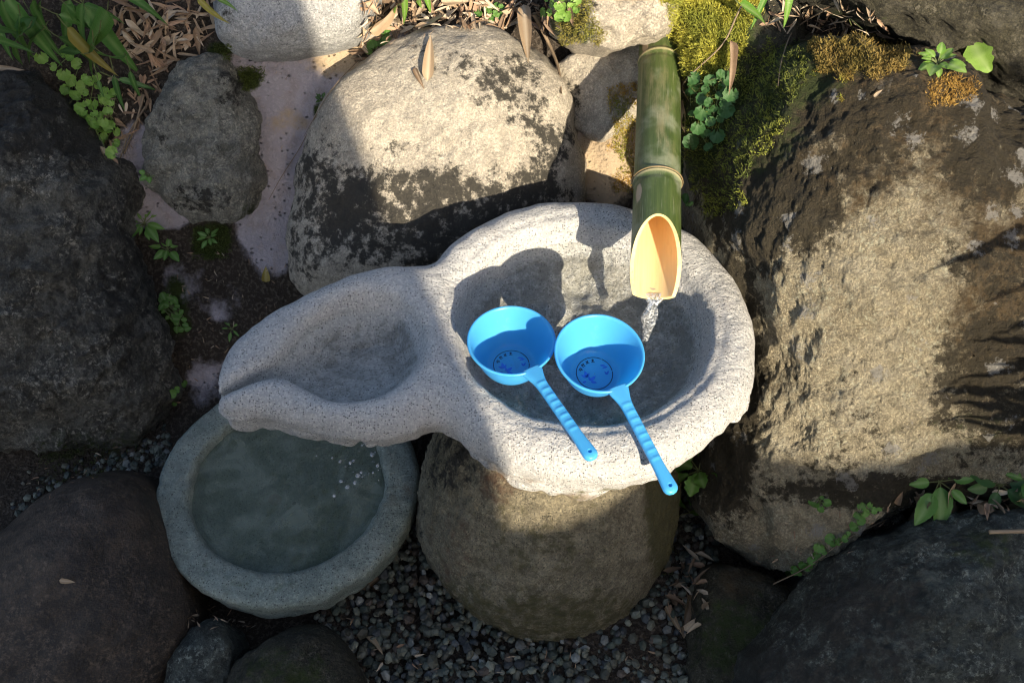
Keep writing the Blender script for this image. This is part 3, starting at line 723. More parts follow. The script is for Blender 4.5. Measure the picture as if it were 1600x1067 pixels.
def build_drops():
    Vs, Fs, n = [], [], 0
    for k in range(120):
        a = rng.normal(0, 1, 2)
        px, py = 595 + a[0] * 40, 728 + a[1] * 30
        if rng.random() < .25: px, py = 620 + rng.normal(0, 14), 760 + rng.normal(0, 30)
        p = atz(px, py, .108)
        if np.hypot(*(p[:2] - LC)) > .165 or (py < 700 and px > 640): continue
        r = .0009 + .0042 * rng.random() ** 2.5; sc = np.array([1, 1, .75]) * r
        if rng.random() < .25: sc = np.array([.7, .9, 2.2]) * r
        Vs.append(IV2 * sc + p + [0, 0, rng.random() ** 3 * .02]); Fs.append(IF2 + n); n += len(IV2)
    V = np.concatenate(Vs); base = np.array([*atz(595, 728, .106)])
    link('splash_drops', mesh_np('splash_drops', V - base, np.concatenate(Fs), M_fall), base, None, 'bubbles and droplets splashing on the murky water of the round basin', 'water drops', kind='stuff')
build_drops()

# ------------------------------------------------------------------ ladles
def plastic(name, c, rough=.32):
    s = NT(name); n = s.noise(60, 3)
    s.b.inputs['Subsurface Weight'].default_value = .15; s.b.inputs['Subsurface Radius'].default_value = (.003, .008, .012); s.b.inputs['Subsurface Scale'].default_value = 1
    scr = s.ma('MULTIPLY', s.ss(s.noise(30, 6, .7, co=s.map((1, 9, 3), rot=(.3, .2, .7))), .60, .66), s.ss(s.noise(24, 4), .45, .6))
    lime = s.ss(s.noise(45, 8, .75), .58, .70, 0, .22)
    col_ = s.mix(n, c, tuple(q * .93 for q in c)); col_ = s.mix(s.ma('MAXIMUM', s.ma('MULTIPLY', scr, .22), lime), col_, tuple(min(1, q * .7 + .28) for q in c))
    return s.fin(col_, s.ma('ADD', s.ma('MULTIPLY_ADD', n, .12, rough - .06), s.ma('MULTIPLY', lime, .9)), s.bump(s.ma('ADD', s.noise(240, 2), scr), .03, .002))
M_blue = plastic('blue_plastic', (.10, .51, .89))
_t = M_blue.node_tree; _tl = _t.nodes.new('ShaderNodeBsdfTranslucent'); _tl.inputs['Color'].default_value = (.10, .55, .92, 1)
_mx = _t.nodes.new('ShaderNodeMixShader'); _mx.inputs[0].default_value = .38
_t.links.new(_t.nodes['Principled BSDF'].outputs[0], _mx.inputs[1]); _t.links.new(_tl.outputs[0], _mx.inputs[2]); _t.links.new(_mx.outputs[0], _t.nodes['Material Output'].inputs['Surface'])
M_navy = plastic('dark_blue_print', (.012, .03, .11), .5)
M_mid = plastic('mid_blue_print', (.02, .17, .72), .5)
M_pale = plastic('pale_print', (.28, .50, .70), .5)
M_hole = plastic('dark_recess', (.02, .03, .05), .8)
def lathe(prof, n_t=72):
    prof = np.array(prof, float); th = np.linspace(0, 2 * np.pi, n_t, endpoint=False)
    V = np.stack([prof[:, :1] * np.cos(th), prof[:, :1] * np.sin(th), prof[:, 1:] + 0 * th], -1).reshape(-1, 3)
    return V, grid_faces(n_t, len(prof), True)
RB, DB = .0655, .064
def bowl_profile():
    P = []
    out = [(.001, -DB), (.030, -DB), (.036, -DB + .001), (.0395, -DB + .004), (.046, -.050), (.0525, -.034), (.0575, -.018), (.0612, -.006), (.0640, -.0045), (RB, -.0025), (RB + .0004, -.0008), (RB - .0003, .0006), (.0640, .0012), (.0622, .0006), (.0608, -.0015)]
    inn = [(.0590, -.007), (.0555, -.018), (.0505, -.034), (.044, -.050), (.0375, -.0595), (.0345, -.0612), (.030, -.0618), (.015, -.0618), (.001, -.0618)]
    return np.array(out + inn)
def smooth_prof(P, n=4):
    for _ in range(1):
        Q = [P[0]]
        for a, b in zip(P[:-1], P[1:]): Q += [a * .75 + b * .25, a * .25 + b * .75]
        Q.append(P[-1]); P = np.array(Q)
    return P
def handle_mesh():
    n_l, n_c = 110, 32
    L = .175; x = np.linspace(0, L, n_l); V = []
    th = np.linspace(0, 2 * np.pi, n_c, endpoint=False)
    for q in x:
        s = q / L
        w = .0085 + .0075 * math.exp(-(s / .11) ** 2) + .0022 * sstep(.72, .97, s) 
        t = .0050 + .0016 * s
        cap = math.sqrt(max(0, 1 - max(0, (q - (L - .011)) / .011) ** 2)); w *= max(cap, .03); t *= max(cap, .03)
        rib = 0
        if .16 < s < .74:
            u = (s - .16) / .58 * 8
            rib = .0011 * max(0, math.sin(u * 2 * math.pi)) ** .7
        e = 2.6
        cx = np.sign(np.cos(th)) * np.abs(np.cos(th)) ** (2 / e) * w
        cz = np.sign(np.sin(th)) * np.abs(np.sin(th)) ** (2 / e) * t
        cz = np.where(cz > 0, cz + rib * np.clip(1 - (cx / (w + 1e-6)) ** 4, 0, 1), cz)
        V.append(np.stack([q + 0 * th, cx, cz - .0035 - .010 * s ** 2 * 0], -1))
    V = np.array(V).reshape(-1, 3); V[:, 0] += .0585
    F = grid_faces(n_c, n_l, True)[:, ::-1]
    c0 = list(range(n_c)); c1 = list(range((n_l - 1) * n_c, n_l * n_c))
    bm = bmesh.new(); vs = [bm.verts.new(v) for v in V]
    for f in F: bm.faces.new([vs[i] for i in f])
    bm.faces.new([vs[i] for i in c0]); bm.faces.new([vs[i] for i in reversed(c1)])
    bmesh.ops.recalc_face_normals(bm, faces=bm.faces[:])
    me = bpy.data.meshes.new('handle'); bm.to_mesh(me); bm.free(); me.materials.append(M_blue)
    for p in me.polygons: p.use_smooth = True
    # hang hole bored through the end
    bm = bmesh.new(); bmesh.ops.create_cone(bm, cap_ends=True, segments=20, radius1=.0027, radius2=.0027, depth=.05, matrix=Matrix.Translation((.0585 + L - .012, 0, 0)))
    mc = bpy.data.meshes.new('bore'); bm.to_mesh(mc); bm.free()
    oa = bpy.data.objects.new('tmp_a', me); ob = bpy.data.objects.new('tmp_b', mc); col.objects.link(oa); col.objects.link(ob)
    md = oa.modifiers.new('b', 'BOOLEAN'); md.object = ob; md.operation = 'DIFFERENCE'; md.solver = 'EXACT'
    dg = bpy.context.evaluated_depsgraph_get(); res = bpy.data.meshes.new_from_object(oa.evaluated_get(dg)); res.name = 'handle'
    bpy.data.objects.remove(oa); bpy.data.objects.remove(ob); bpy.data.meshes.remove(mc)
    return res
def strokes_mesh(name, segs, w, mat, z):
    V, F, n = [], [], 0
    for (x0, y0, x1, y1) in segs:
        d = np.array([x1 - x0, y1 - y0]); l = np.hypot(*d); d = d / max(l, 1e-9); p = np.array([-d[1], d[0]]) * w / 2; e = d * w / 2
        a, b = np.array([x0, y0]) - e, np.array([x1, y1]) + e
        V += [[*(a + p), z], [*(a - p), z], [*(b - p), z], [*(b + p), z]]; F.append([n, n + 1, n + 2, n + 3]); n += 4
    return mesh_np(name, V, np.array(F), mat, smooth=False)
def ellipse_segs(cx, cy, r, n=10): return [(cx + r * math.cos(a), cy + r * math.sin(a), cx + r * math.cos(b), cy + r * math.sin(b)) for a, b in ((2 * math.pi * i / n, 2 * math.pi * (i + 1) / n) for i in range(n))]
GLY = {  # strokes in a unit box, y up
    'ja': [(.05, .85, .55, .85), (.32, .85, .05, .25), (.30, .60, .58, .25), (.80, 1, .80, .05), (.80, .52, 1, .52)],
    'yeon': ellipse_segs(.27, .70, .2) + [(.82, 1, .82, .32), (.52, .80, .82, .80), (.52, .58, .82, .58), (.2, .28, .2, .02), (.2, .02, .9, .02)],
    'bo': [(.25, .95, .25, .42), (.75, .95, .75, .42), (.25, .70, .75, .70), (.25, .42, .75, .42), (.5, .42, .5, .08), (.05, .08, .95, .08)],
    'ho': [(.4, 1, .6, 1), (.2, .84, .8, .84)] + ellipse_segs(.5, .58, .16) + [(.5, .40, .5, .08), (.05, .08, .95, .08)]}
def print_meshes(up_ang):
    """ring, four letters on its upper arc and leaf motifs; up_ang = direction of 'up' on the print"""
    zb = -.0618 + .0004; R = .0272
    ca, sa = math.cos(up_ang - math.pi / 2), math.sin(up_ang - math.pi / 2)
    rot = lambda x, y: (x * ca - y * sa, x * sa + y * ca)
    segs = []
    n = 64
    for i in range(n):
        a, b = 2 * math.pi * i / n, 2 * math.pi * (i + 1) / n
        if 8 < i % n < 9 or i in (10, 0): continue
        segs.append((*rot(R * math.cos(a), R * math.sin(a)), *rot(R * math.cos(b), R * math.sin(b))))
    ring = strokes_mesh('printed_ring', segs, .0012, M_navy, zb)
    ls = []
    for ch, ang in (('ja', 158), ('yeon', 135), ('bo', 112), ('ho', 88)):
        a = math.radians(ang); cx, cy = .0212 * math.cos(a), .0212 * math.sin(a); t = (a - math.pi / 2) * .55; s = .0050
        for g in GLY[ch]:
            q = []
            for k in (0, 2):
                u, v = (g[k] - .5) * s, (g[k + 1] - .5) * s
                q += list(rot(cx + u * math.cos(t) - v * math.sin(t), cy + u * math.sin(t) + v * math.cos(t)))
            ls.append(tuple(q))
    letters = strokes_mesh('printed_letters', ls, .0010, M_navy, zb)
    def leaf(cx, cy, a, l, w):
        P = []
        for i in range(9):
            t = i / 8; P.append((t * l, w * math.sin(math.pi * t ** .8)))
        for i in range(8, -1, -1):
            t = i / 8; P.append((t * l, -w * math.sin(math.pi * t ** .8)))
        return [rot(cx + x * math.cos(a) - y * math.sin(a), cy + x * math.sin(a) + y * math.cos(a)) for x, y in P]
    def leaves(name, L, mat, z):
        V, F, n = [], [], 0
        for q in L:
            pts = leaf(*q)
            for i in range(8):
                a, b, c, d = pts[i], pts[i + 1], pts[16 - i], pts[17 - i]
                V += [(*a, z), (*b, z), (*c, z), (*d, z)]; F.append([n, n + 1, n + 2, n + 3]); n += 4
        return mesh_np(name, V, np.array(F)[:, ::-1], mat, smooth=False)
    r = math.radians
    m1 = leaves('printed_leaves', [(-.012, -.006, r(100), .012, .0026), (-.012, -.006, r(60), .009, .002), (-.012, -.006, r(150), .010, .0022), (-.008, -.012, r(40), .012, .0025), (-.008, -.012, r(100), .008, .002), (-.008, -.013, r(-20), .010, .0022), (-.014, -.012, r(200), .007, .0018),
                                    (.010, .013, r(-10), .010, .0015), (.013, .008, r(10), .009, .0015), (.018, -.004, r(60), .008, .0016), (.018, -.004, r(110), .007, .0014)], M_mid, zb - .0002)
    return ring, letters, m1
BOWL = lathe(smooth_prof(bowl_profile()), 84)
bowl_me = mesh_np('bowl', BOWL[0], BOWL[1], M_blue)
hand_me = handle_mesh()
def ladle(label, c, e, tilt, pup, pale=False):
    """c: mouth centre, e: point the handle end reaches (seen from above), tilt: handle end down"""
    d = np.array(e) - np.array(c); az = math.atan2(d[1], d[0])
    M = Euler((0, tilt, az), 'XYZ')
    t = empty('water_ladle', Vector(c), label, 'ladle', 'blue plastic ladles resting in the basin')
    t.rotation_euler = M
    link('bowl', bowl_me, None, t); link('handle', hand_me, None, t)
    ring, let, lv = print_meshes(pup - az)
    link('printed_ring', ring, None, t); link('printed_letters', let, None, t); link('printed_leaves', lv, None, t)
    return t
cL = atz(799, 531, .522); eL = atz(913, 694, .522)
cR = atz(937, 551, .540); eR = atz(1048, 760, .510)
print('ladle lengths', np.linalg.norm(eL - cL), np.linalg.norm(eR - cR))
ladle('left blue plastic ladle lying level with its handle end resting on the rim', cL, eL, math.radians(0), math.radians(95))
ladle('right blue plastic ladle tipped forward with its handle end hanging over the rim', cR, eR, math.radians(8), math.radians(97))

# ------------------------------------------------------------------ gravel
def gravel_mat():
    s = NT('gravel_stone')
    c = s.attr('stain').outputs['Color']; n = s.noise(160, 4, .6)
    c = s.mix(s.ss(n, .4, .65, 0, .45), c, s.mix(.5, c, (.02, .02, .02)))
    return s.fin(c, .6, s.bump(n, .3, .004), .45)
M_gravel = gravel_mat()
boulder_objs = [o for o in col.objects if o.get('category') == 'boulder']
bpy.context.view_layer.update()
def cast(px, py):
    dg = bpy.context.evaluated_depsgraph_get(); r = Vector(ray(px, py)).normalized()
    ok, loc, nrm, i, ob, _ = scene.ray_cast(dg, Vector((0, 0, CZ)), r)
    return (np.array(loc), np.array(nrm), ob) if ok else None
def down(x, y, z=2.0):
    dg = bpy.context.evaluated_depsgraph_get()
    ok, loc, nrm, i, ob, _ = scene.ray_cast(dg, Vector((x, y, z)), Vector((0, 0, -1)))
    return (np.array(loc), np.array(nrm), ob) if ok else None
def build_gravel():
    pal = np.array([(.11, .135, .105), (.17, .19, .15), (.075, .095, .08), (.24, .25, .19), (.13, .13, .095), (.075, .085, .09), (.19, .19, .145), (.11, .085, .065), (.30, .31, .28)])
    Vs, Fs, Cs, n = [], [], [], 0
    shapes = []
    for k in range(24):
        v = IV1 * (1 + .30 * fbm(IV1 * 1.6 + k * 9.1, 2)[:, None]); shapes.append(np.sign(v) * np.abs(v) ** .85)
    pts = []
    for layer in range(2):
        for x in np.arange(-.34, .46, .0140):
            for y in np.arange(.50, 1.08, .0140):
                pts.append((x + rng.uniform(-.006, .006), y + rng.uniform(-.006, .006), layer))
    for x, y, layer in pts:
        if np.hypot(x - .062, y - .935) < .215 or np.hypot(x - LC[0], y - LC[1]) < .20: continue
        q = proj(np.array([x, y, 0.01]))
        if q[0] < 430 or q[0] > 1120 or (q[1] > 1075 and layer): continue
        if layer and rng.random() < .45: continue
        add(x, y, .002 + layer * .008, rng.uniform(.0050, .0112) * (1.3 if rng.random() < .12 else 1), Vs, Fs, Cs, shapes, pal)
    for k in range(260):                                          # pebbles in the left crevice
        t = rng.random(); px = 30 + t * 240 + rng.normal(0, 10); py = 800 - t * 110 + rng.normal(0, 18)
        c = cast(px, py)
        if c is None or not c[2].name.startswith('ground'): continue
        add(c[0][0], c[0][1], c[0][2] + .001, rng.uniform(.004, .009), Vs, Fs, Cs, shapes, pal)
    V = np.concatenate(Vs); off = np.cumsum([0] + [len(v) for v in Vs[:-1]])
    F = np.concatenate([f + o for f, o in zip(Fs, off)]); C = np.concatenate(Cs)
    link('gravel', mesh_np('gravel', V, F, M_gravel, smooth=False, attrs={'stain': C}), kind='stuff', label='loose grey-green gravel around the foot of the pedestal boulder', cat='gravel')
def add(x, y, z, r, Vs, Fs, Cs, shapes, pal):
    v = shapes[rng.integers(len(shapes))] * np.array([1, rng.uniform(.6, 1), rng.uniform(.45, .8)]) * r
    R = np.array(Euler((rng.normal(0, .5), rng.normal(0, .5), rng.uniform(0, 6.28))).to_matrix())
    Vs.append(v @ R.T + [x, y, z]); Fs.append(IF1)
    Cs.append(np.repeat((pal[rng.integers(len(pal))] * rng.uniform(.32, .95))[None], len(v), 0))
build_gravel()

# ------------------------------------------------------------------ shade outside the frame: an unseen tree and wall added to cast it
SH = np.array([math.sin(SUN_AZ), math.cos(SUN_AZ)]); UD = np.array([-SH[1], SH[0]])
def sunpos(u, v, D):
    """a place D metres towards the sun whose shadow passes through sun-coordinates (u across, v up)"""
    p = SH * D + UD * u; return np.array([p[0], p[1], v + math.tan(SUN_EL) * D])
def simple_mat(name, c1, c2, scale=8, rough=.9, bump=.5):
    s = NT(name); n = s.noise(scale, 7, .65); return s.fin(s.mix(n, c1, c2), rough, s.bump(n, bump, .03))
def tube(pts, r0, r1, n_c=10, noise=0.0, seed=0):
    pts = np.asarray(pts, float); n = len(pts); T = np.gradient(pts, axis=0); T /= np.linalg.norm(T, axis=1, keepdims=True) + 1e-9
    ref = np.array([0, 0, 1.0]) if abs(T[:, 2]).mean() < .8 else np.array([1.0, 0, 0])
    A = np.cross(T, ref); A /= np.linalg.norm(A, axis=1, keepdims=True) + 1e-9; B = np.cross(T, A)
    th = np.linspace(0, 2 * np.pi, n_c, endpoint=False); r = np.linspace(r0, r1, n)
    V = pts[:, None] + r[:, None, None] * (A[:, None] * np.cos(th)[None, :, None] + B[:, None] * np.sin(th)[None, :, None])
    V = V.reshape(-1, 3)
    if noise: V = V * 1 + (np.repeat(A, n_c, 0) * np.tile(np.cos(th), n)[:, None] + np.repeat(B, n_c, 0) * np.tile(np.sin(th), n)[:, None]) * (noise * fbm(V * 3, 3, seed=seed))[:, None]
    return V, grid_faces(n_c, n, True)
def build_shade():
    # unseen wall added behind the camera, its coping shades everything low down
    D = 2.6; a, b = sunpos(-2.6, .535, D), sunpos(3.4, .635, D)
    n = 90; t = np.linspace(0, 1, n); top = a + (b - a) * t[:, None]
    top[:, 2] += .012 * fbm(np.stack([t * 60, 0 * t, 0 * t], -1), 3)
    th = np.array([SH[0], SH[1], 0]) * .22
    rows = [np.c_[top[:, :2], np.zeros(n) - .05], top - [0, 0, .03], top, top + th, top + th - [0, 0, .03], np.c_[(top + th)[:, :2], np.zeros(n) - .05]]
    V = np.array(rows).reshape(-1, 3); base = np.array([*a[:2], 0])
    link('shade_wall', mesh_np('shade_wall', V - base, grid_faces(n, 6), simple_mat('wall_render', (.22, .20, .17), (.12, .11, .09)), smooth=False), base, None, 'unseen plastered wall added to shade everything low down', 'wall')
    # unseen tree added for its shade: trunk and leafy crown
    tp = sunpos(-.06, .6, 1.9); base = np.array([tp[0], tp[1], -.05])
    tree = empty('shade_caster_tree', base, 'unseen broad-leaved tree added to shade the left side and top right corner', 'tree')
    z = np.linspace(0, 4.2, 40); pts = np.stack([.05 * np.sin(z * .9), .04 * np.cos(z * .7), z], -1)
    V, F = tube(pts, .31, .22, 40, .05, 3)
    bark = simple_mat('bark', (.12, .09, .065), (.05, .04, .03), 14, .9, 1)
    link('trunk', mesh_np('trunk', V, F, bark), None, tree)
    s = NT('tree_leaf'); oi = s.noise(3, 3)
    s.fin(s.mix(oi, (.05, .10, .02), (.10, .15, .03)), .5)
    cl = []   # clumps, hung where shade should fall: centre and radius
    def clump(u, v, D, r): cl.append((sunpos(u, v, D) - base, r))
    for u in np.arange(-1.5, -.05, .30):
        for v in np.arange(.62, 2.3, .30): clump(u + rng.normal(0, .04), v + rng.normal(0, .04), 2.0 + rng.normal(0, .15), .27)
    for u in np.arange(-1.6, -.22, .18):
        for v in (.52, .66, .80): clump(u, v, 2.3, .24)
    for u in np.arange(1.38, 2.6, .30):
        for v in np.arange(1.28, 2.3, .30): clump(u + rng.normal(0, .04), v + rng.normal(0, .04) , 2.2 + rng.normal(0, .15), .25)
    for k in range(22):  # extra clumps overhead block part of the sky light
        cl.append((np.array([rng.uniform(-2.4, 2.2), rng.uniform(-.6, 3.6), rng.uniform(3.2, 4.4)]), .45))
    P, Fc, n = [], [], 0
    for c, r in cl:
        # keep the sky clear between the sun and the lit part of the wall
        m = int((3800 if r < .4 else 800) * r * r)
        d = rng.normal(0, 1, (m, 3)); d /= np.linalg.norm(d, axis=1, keepdims=True); q = c + d * (r * rng.random((m, 1)) ** .5)
        w = q + base
        v_ = w[:, 2] - math.tan(SUN_EL) * (w[:, :2] @ SH); u_ = w[:, :2] @ UD
        lit = (u_ > .19) & (u_ < 1.18) & (v_ < 1.6)
        for p in q[~lit]:
            R = np.array(Euler(rng.uniform(-3, 3, 3)).to_matrix()); l = rng.uniform(.07, .115)
            quad = np.array([[0, 0, 0], [.32, .45, .06], [0, 1, 0], [-.32, .45, .06]]) * l
            P.append(p + quad @ R.T); Fc.append([n, n + 1, n + 2, n + 3]); n += 4
    link('crown', mesh_np('crown', np.concatenate(P), np.array(Fc), s.m, smooth=False), None, tree)
    for k, (c, r) in enumerate(cl[::5]):
        st = np.array([0, 0, min(3.9, max(1.6, c[2] - .3))]); mid = (st + c) / 2 + [0, 0, .1]
        tt = np.linspace(0, 1, 10)[:, None]; pts = (1 - tt) ** 2 * st + 2 * tt * (1 - tt) * mid + tt ** 2 * c
        w = pts + base; v_ = w[:, 2] - math.tan(SUN_EL) * (w[:, :2] @ SH); u_ = w[:, :2] @ UD
        if ((u_ > .2) & (u_ < 1.18) & (v_ < 1.6) & (v_ > .5)).any(): continue
        V, F = tube(pts, .05, .012, 8); link('branch', mesh_np('branch', V, F, bark), None, tree)
build_shade()
# ------------------------------------------------------------------ plants
def leaf_mat(name, c1, c2, vein=None, trans=.3, rough=.45, spot=None):
    s = NT(name); nt = s.t
    oi = s.n('ShaderNodeObjectInfo'); n = s.noise(40, 3)
    gx = s.rgb(s.n('ShaderNodeSeparateXYZ').outputs[0]) if False else None
    c = s.mix(oi.outputs['Random'], c1, c2); c = s.mix(s.ss(n, .4, .7, 0, .35), c, tuple(q * .6 for q in c1))
    if spot: c = s.mix(s.ss(s.noise(70, 4), .6, .68), c, spot)
    at = s.rgb(s.attr('stain').outputs['Color'])
    if vein: c = s.mix(at[0], c, vein)
    s.fin(c, rough, s.bump(s.ma('ADD', n, at[0]), .3, .002), .4)
    tl = s.n('ShaderNodeBsdfTranslucent'); s.set(tl.inputs['Color'], s.mix(.4, c, (.35, .5, .05)))
    mx = s.n('ShaderNodeMixShader'); mx.inputs[0].default_value = trans
    nt.links.new(s.b.outputs[0], mx.inputs[1]); nt.links.new(tl.outputs[0], mx.inputs[2]); nt.links.new(mx.outputs[0], s.out.inputs['Surface'])
    return s.m
L_light = leaf_mat('light_green_leaf', (.17, .33, .05), (.26, .42, .08), (.34, .48, .16))
L_mid = leaf_mat('mid_green_leaf', (.08, .20, .035), (.13, .28, .05), (.22, .34, .12))
L_dark = leaf_mat('dark_green_leaf', (.035, .105, .03), (.06, .15, .04), (.12, .20, .08))
L_bam = leaf_mat('bamboo_leaf', (.045, .13, .03), (.08, .19, .04), (.15, .25, .08), .25, .33)
L_bam2 = leaf_mat('fresh_bamboo_leaf', (.09, .22, .03), (.14, .28, .04), (.25, .36, .12), .3, .38)
L_yel = leaf_mat('yellowed_leaf', (.34, .30, .06), (.28, .20, .05), (.40, .34, .14), .25)
L_dry = leaf_mat('dry_leaf', (.42, .31, .20), (.33, .23, .14), (.50, .40, .28), .12, .7)
L_dry2 = leaf_mat('brown_dry_leaf', (.16, .10, .06), (.24, .16, .10), (.30, .22, .15), .1, .7)
M_stem = simple_mat('dry_stem', (.26, .19, .12), (.14, .10, .06), 60, .8, .2)
M_gstem = simple_mat('green_stem', (.10, .16, .04), (.14, .12, .05), 60, .6, .2)

def leaf_grid(prof, n=14, cup=.12, droop=.0, fold=.1, wave=0.0, seed=0, name='leaf', mat=None):
    """leaf of unit length along +Y; prof(t) gives the half width; vein mask in 'stain'"""
    t = np.linspace(0, 1, n + 1); r = np.random.default_rng(seed); a = np.array([-1, -.5, 0, .5, 1])
    V = []; S = []
    for q in t:
        w = max(prof(q), .002)
        for k in a:
            z = fold * w * abs(k) * 1.0 + cup * (q * (1 - q)) - droop * q * q + wave * math.sin(q * 11 + k * 2 + seed) * w
            V.append((k * w, q if droop < .3 else math.sin(q * min(1.4, droop * 1.2)) / min(1.4, droop * 1.2), z)); S.append((max(0, 1 - abs(k) * 2) * .9 if k == 0 else 0, 0, 0))
    F = grid_faces(5, n + 1)
    return mesh_np(name, np.array(V), F, mat, attrs={'stain': np.array(S)})
def pf_blade(t): return .062 * min(1, (t / .12) ** .6) * (1 - max(0, (t - .25) / .75) ** 1.7)
def pf_ovate(t): return .30 * math.sin(math.pi * min(1, t ** .75 * .98 + .01)) ** .8 * (1 + .05 * math.sin(t * 50))
def pf_lance(t): return .17 * math.sin(math.pi * min(1, t ** .8 * .98 + .01)) ** .9
def pf_scal(t): return (.34 * math.sin(math.pi * min(1, t ** 1.25 * .95 + .03)) ** .75) * (1 + .13 * math.sin(t * 26))
def pf_dry(t): return .085 * min(1, (t / .1) ** .7) * (1 - max(0, (t - .2) / .8) ** 2)
def round_leaf(mat, seed=0, name='leaf'):
    n = 26; V = [(0, .06, .0)]; S = [(.6, 0, 0)]
    for ring in (.5, 1.0):
        for i in range(n + 1):
            a = -math.pi / 2 + .30 + (2 * math.pi - .60) * i / n
            r = .5 * ring * (1 + (.07 * math.cos(i / n * 2 * math.pi * 8) if ring == 1 else 0))
            V.append((r * math.cos(a), .42 + r * math.sin(a) * .9, .10 * ring ** 2 + .03 * math.sin(a * 3 + seed))); S.append((.25 if i % 4 == 0 and ring < 1 else 0, 0, 0))
    T = [(0, 1 + i, 2 + i) for i in range(n)]
    Q = [(1 + i, 1 + n + 1 + i, 2 + n + 1 + i, 2 + i) for i in range(n)]
    return mesh_np(name, np.array(V), [np.array(T), np.array(Q)], mat, attrs={'stain': np.array(S)})
LM = {}
def leafmesh(kind, mat):
    k = (kind, mat.name)
    if k not in LM:
        mk = {'blade': lambda s: leaf_grid(pf_blade, 16, .05, (.10, .28, .20)[s], .35, .02, s, 'leaf', mat), 'ovate': lambda s: leaf_grid(pf_ovate, 14, .10, .12, .22, .05, s, 'leaf', mat),
              'lance': lambda s: leaf_grid(pf_lance, 12, .10, .16, .25, .03, s, 'leaf', mat), 'scal': lambda s: leaf_grid(pf_scal, 20, .14, .15, .25, .09, s, 'leaf', mat),
              'dry': lambda s: leaf_grid(pf_dry, 14, (.16, -.1, .05)[s], .05, (.9, .5, 1.3)[s], .15, s, 'dry_leaf', mat), 'round': lambda s: round_leaf(mat, s)}[kind]
        LM[k] = [mk(s) for s in range(3)]
    return LM[k][rng.integers(3)]
def frame(y, zref):
    y = np.array(y, float); y /= np.linalg.norm(y) + 1e-9; x = np.cross(y, zref); x /= np.linalg.norm(x) + 1e-9; z = np.cross(x, y)
    return Matrix(np.array([x, y, z]).T.tolist())
CAM = np.array([0, 0, CZ])
def put_leaf(root, base, tip, zref, kind, mat, parent_loc, width=1.0, name='leaf', curl=0.0):
    base, tip = np.array(base), np.array(tip); d = tip - base; L = np.linalg.norm(d)
    R = frame(d, zref)
    o = link(name, leafmesh(kind, mat), base - parent_loc, root)
    o.rotation_euler = (R @ Euler((0, curl, 0)).to_matrix()).to_euler(); o.scale = (L * width, L, L)
    return o
def surf(px, py, lift=0.0):
    c = cast(px, py)
    n = c[1]
    if n @ (CAM - c[0]) < 0: n = -n
    return c[0] + n * lift, n
def rosette(name, label, cat, px, py, n, size, kind, mat, lift=.45, group=None, spread=1.0, seed=0, width=1.0, stem=True):
    r = np.random.default_rng(seed + 100)
    p, nn = surf(px, py); up = nn * .6 + np.array([0, 0, .55]); up /= np.linalg.norm(up)
    t = empty(name, Vector(p), label, cat, group)
    a0 = r.uniform(0, 6.28); x = np.cross(up, [0, 1, .3]); x /= np.linalg.norm(x); y = np.cross(up, x)
    SV, SF, m = [], [], 0
    for i in range(n):
        a = a0 + 2.4 * i; L = size * r.uniform(.45, 1.15); e = lift * r.uniform(.3, 1.4)
        d = (x * math.cos(a) + y * math.sin(a)) * math.cos(e) + up * math.sin(e)
        pet = size * r.uniform(.15, .5) * spread; b = p + d * pet + up * .003
        put_leaf(t, b, b + d * L + np.array([0, 0, -.15 * L]), up + r.normal(0, .18, 3), kind, mat, p, width * r.uniform(.85, 1.15))
        V, F = tube(np.array([p, p + d * pet * .5 + up * .002, b]) - p, .0009, .0007, 5); SV.append(V); SF.append(F + m); m += len(V)
    if stem: link('stem', mesh_np('stem', np.concatenate(SV), np.concatenate(SF), M_gstem), None, t)
    return t
def patch(name, label, cat, pts, size, kind, mat, seed=0, group=None, width=1.0, lift=.012, jit=.5):
    """creeping plant: one leaf at each photo point, petioles joined to a runner"""
    r = np.random.default_rng(seed + 500); p0, n0 = surf(*pts[len(pts) // 2]); t = empty(name, Vector(p0), label, cat, group)
    SV, SF, m = [], [], 0; prev = None
    for (px, py) in pts:
        p, n = surf(px, py); up = n * .7 + np.array([0, -.2, .5]); up /= np.linalg.norm(up)
        h = lift * r.uniform(.6, 1.5); d = r.normal(0, 1, 3); d -= up * (d @ up); d = d / np.linalg.norm(d) + np.array([0, -.25, -.25]); d -= up * (d @ up) * .8; d /= np.linalg.norm(d)
        s = size * r.uniform(.5, 1.25); b = p + up * h - d * s * .4
        put_leaf(t, b, b + d * s, up + r.normal(0, jit * .4, 3), kind, mat, p0, width)
        V, F = tube(np.array([p - n * .002, p + up * h * .5, b]) - p0, .0008, .0006, 5); SV.append(V); SF.append(F + m); m += len(V)
        if prev is not None and np.linalg.norm(prev - p) < .08:
            V, F = tube(np.array([prev, (prev + p) / 2 + n * .003, p]) - p0, .0009, .0009, 5); SV.append(V); SF.append(F + m); m += len(V)
        prev = p + n * .001
    link('stem', mesh_np('stem', np.concatenate(SV), np.concatenate(SF), M_gstem), None, t, kind='stuff')
    return t
def scatter_poly(poly, n, seed=0, mind=9):
    r = np.random.default_rng(seed); P = np.array(poly, float); lo, hi = P.min(0), P.max(0); out = []
    for _ in range(n * 60):
        q = r.uniform(lo, hi)
        if poly_sdf(q[:1], q[1:], P)[0] < 0 and all(np.hypot(*(q - o)) > mind for o in out): out.append(q)
        if len(out) >= n: break
    return [tuple(o) for o in out]

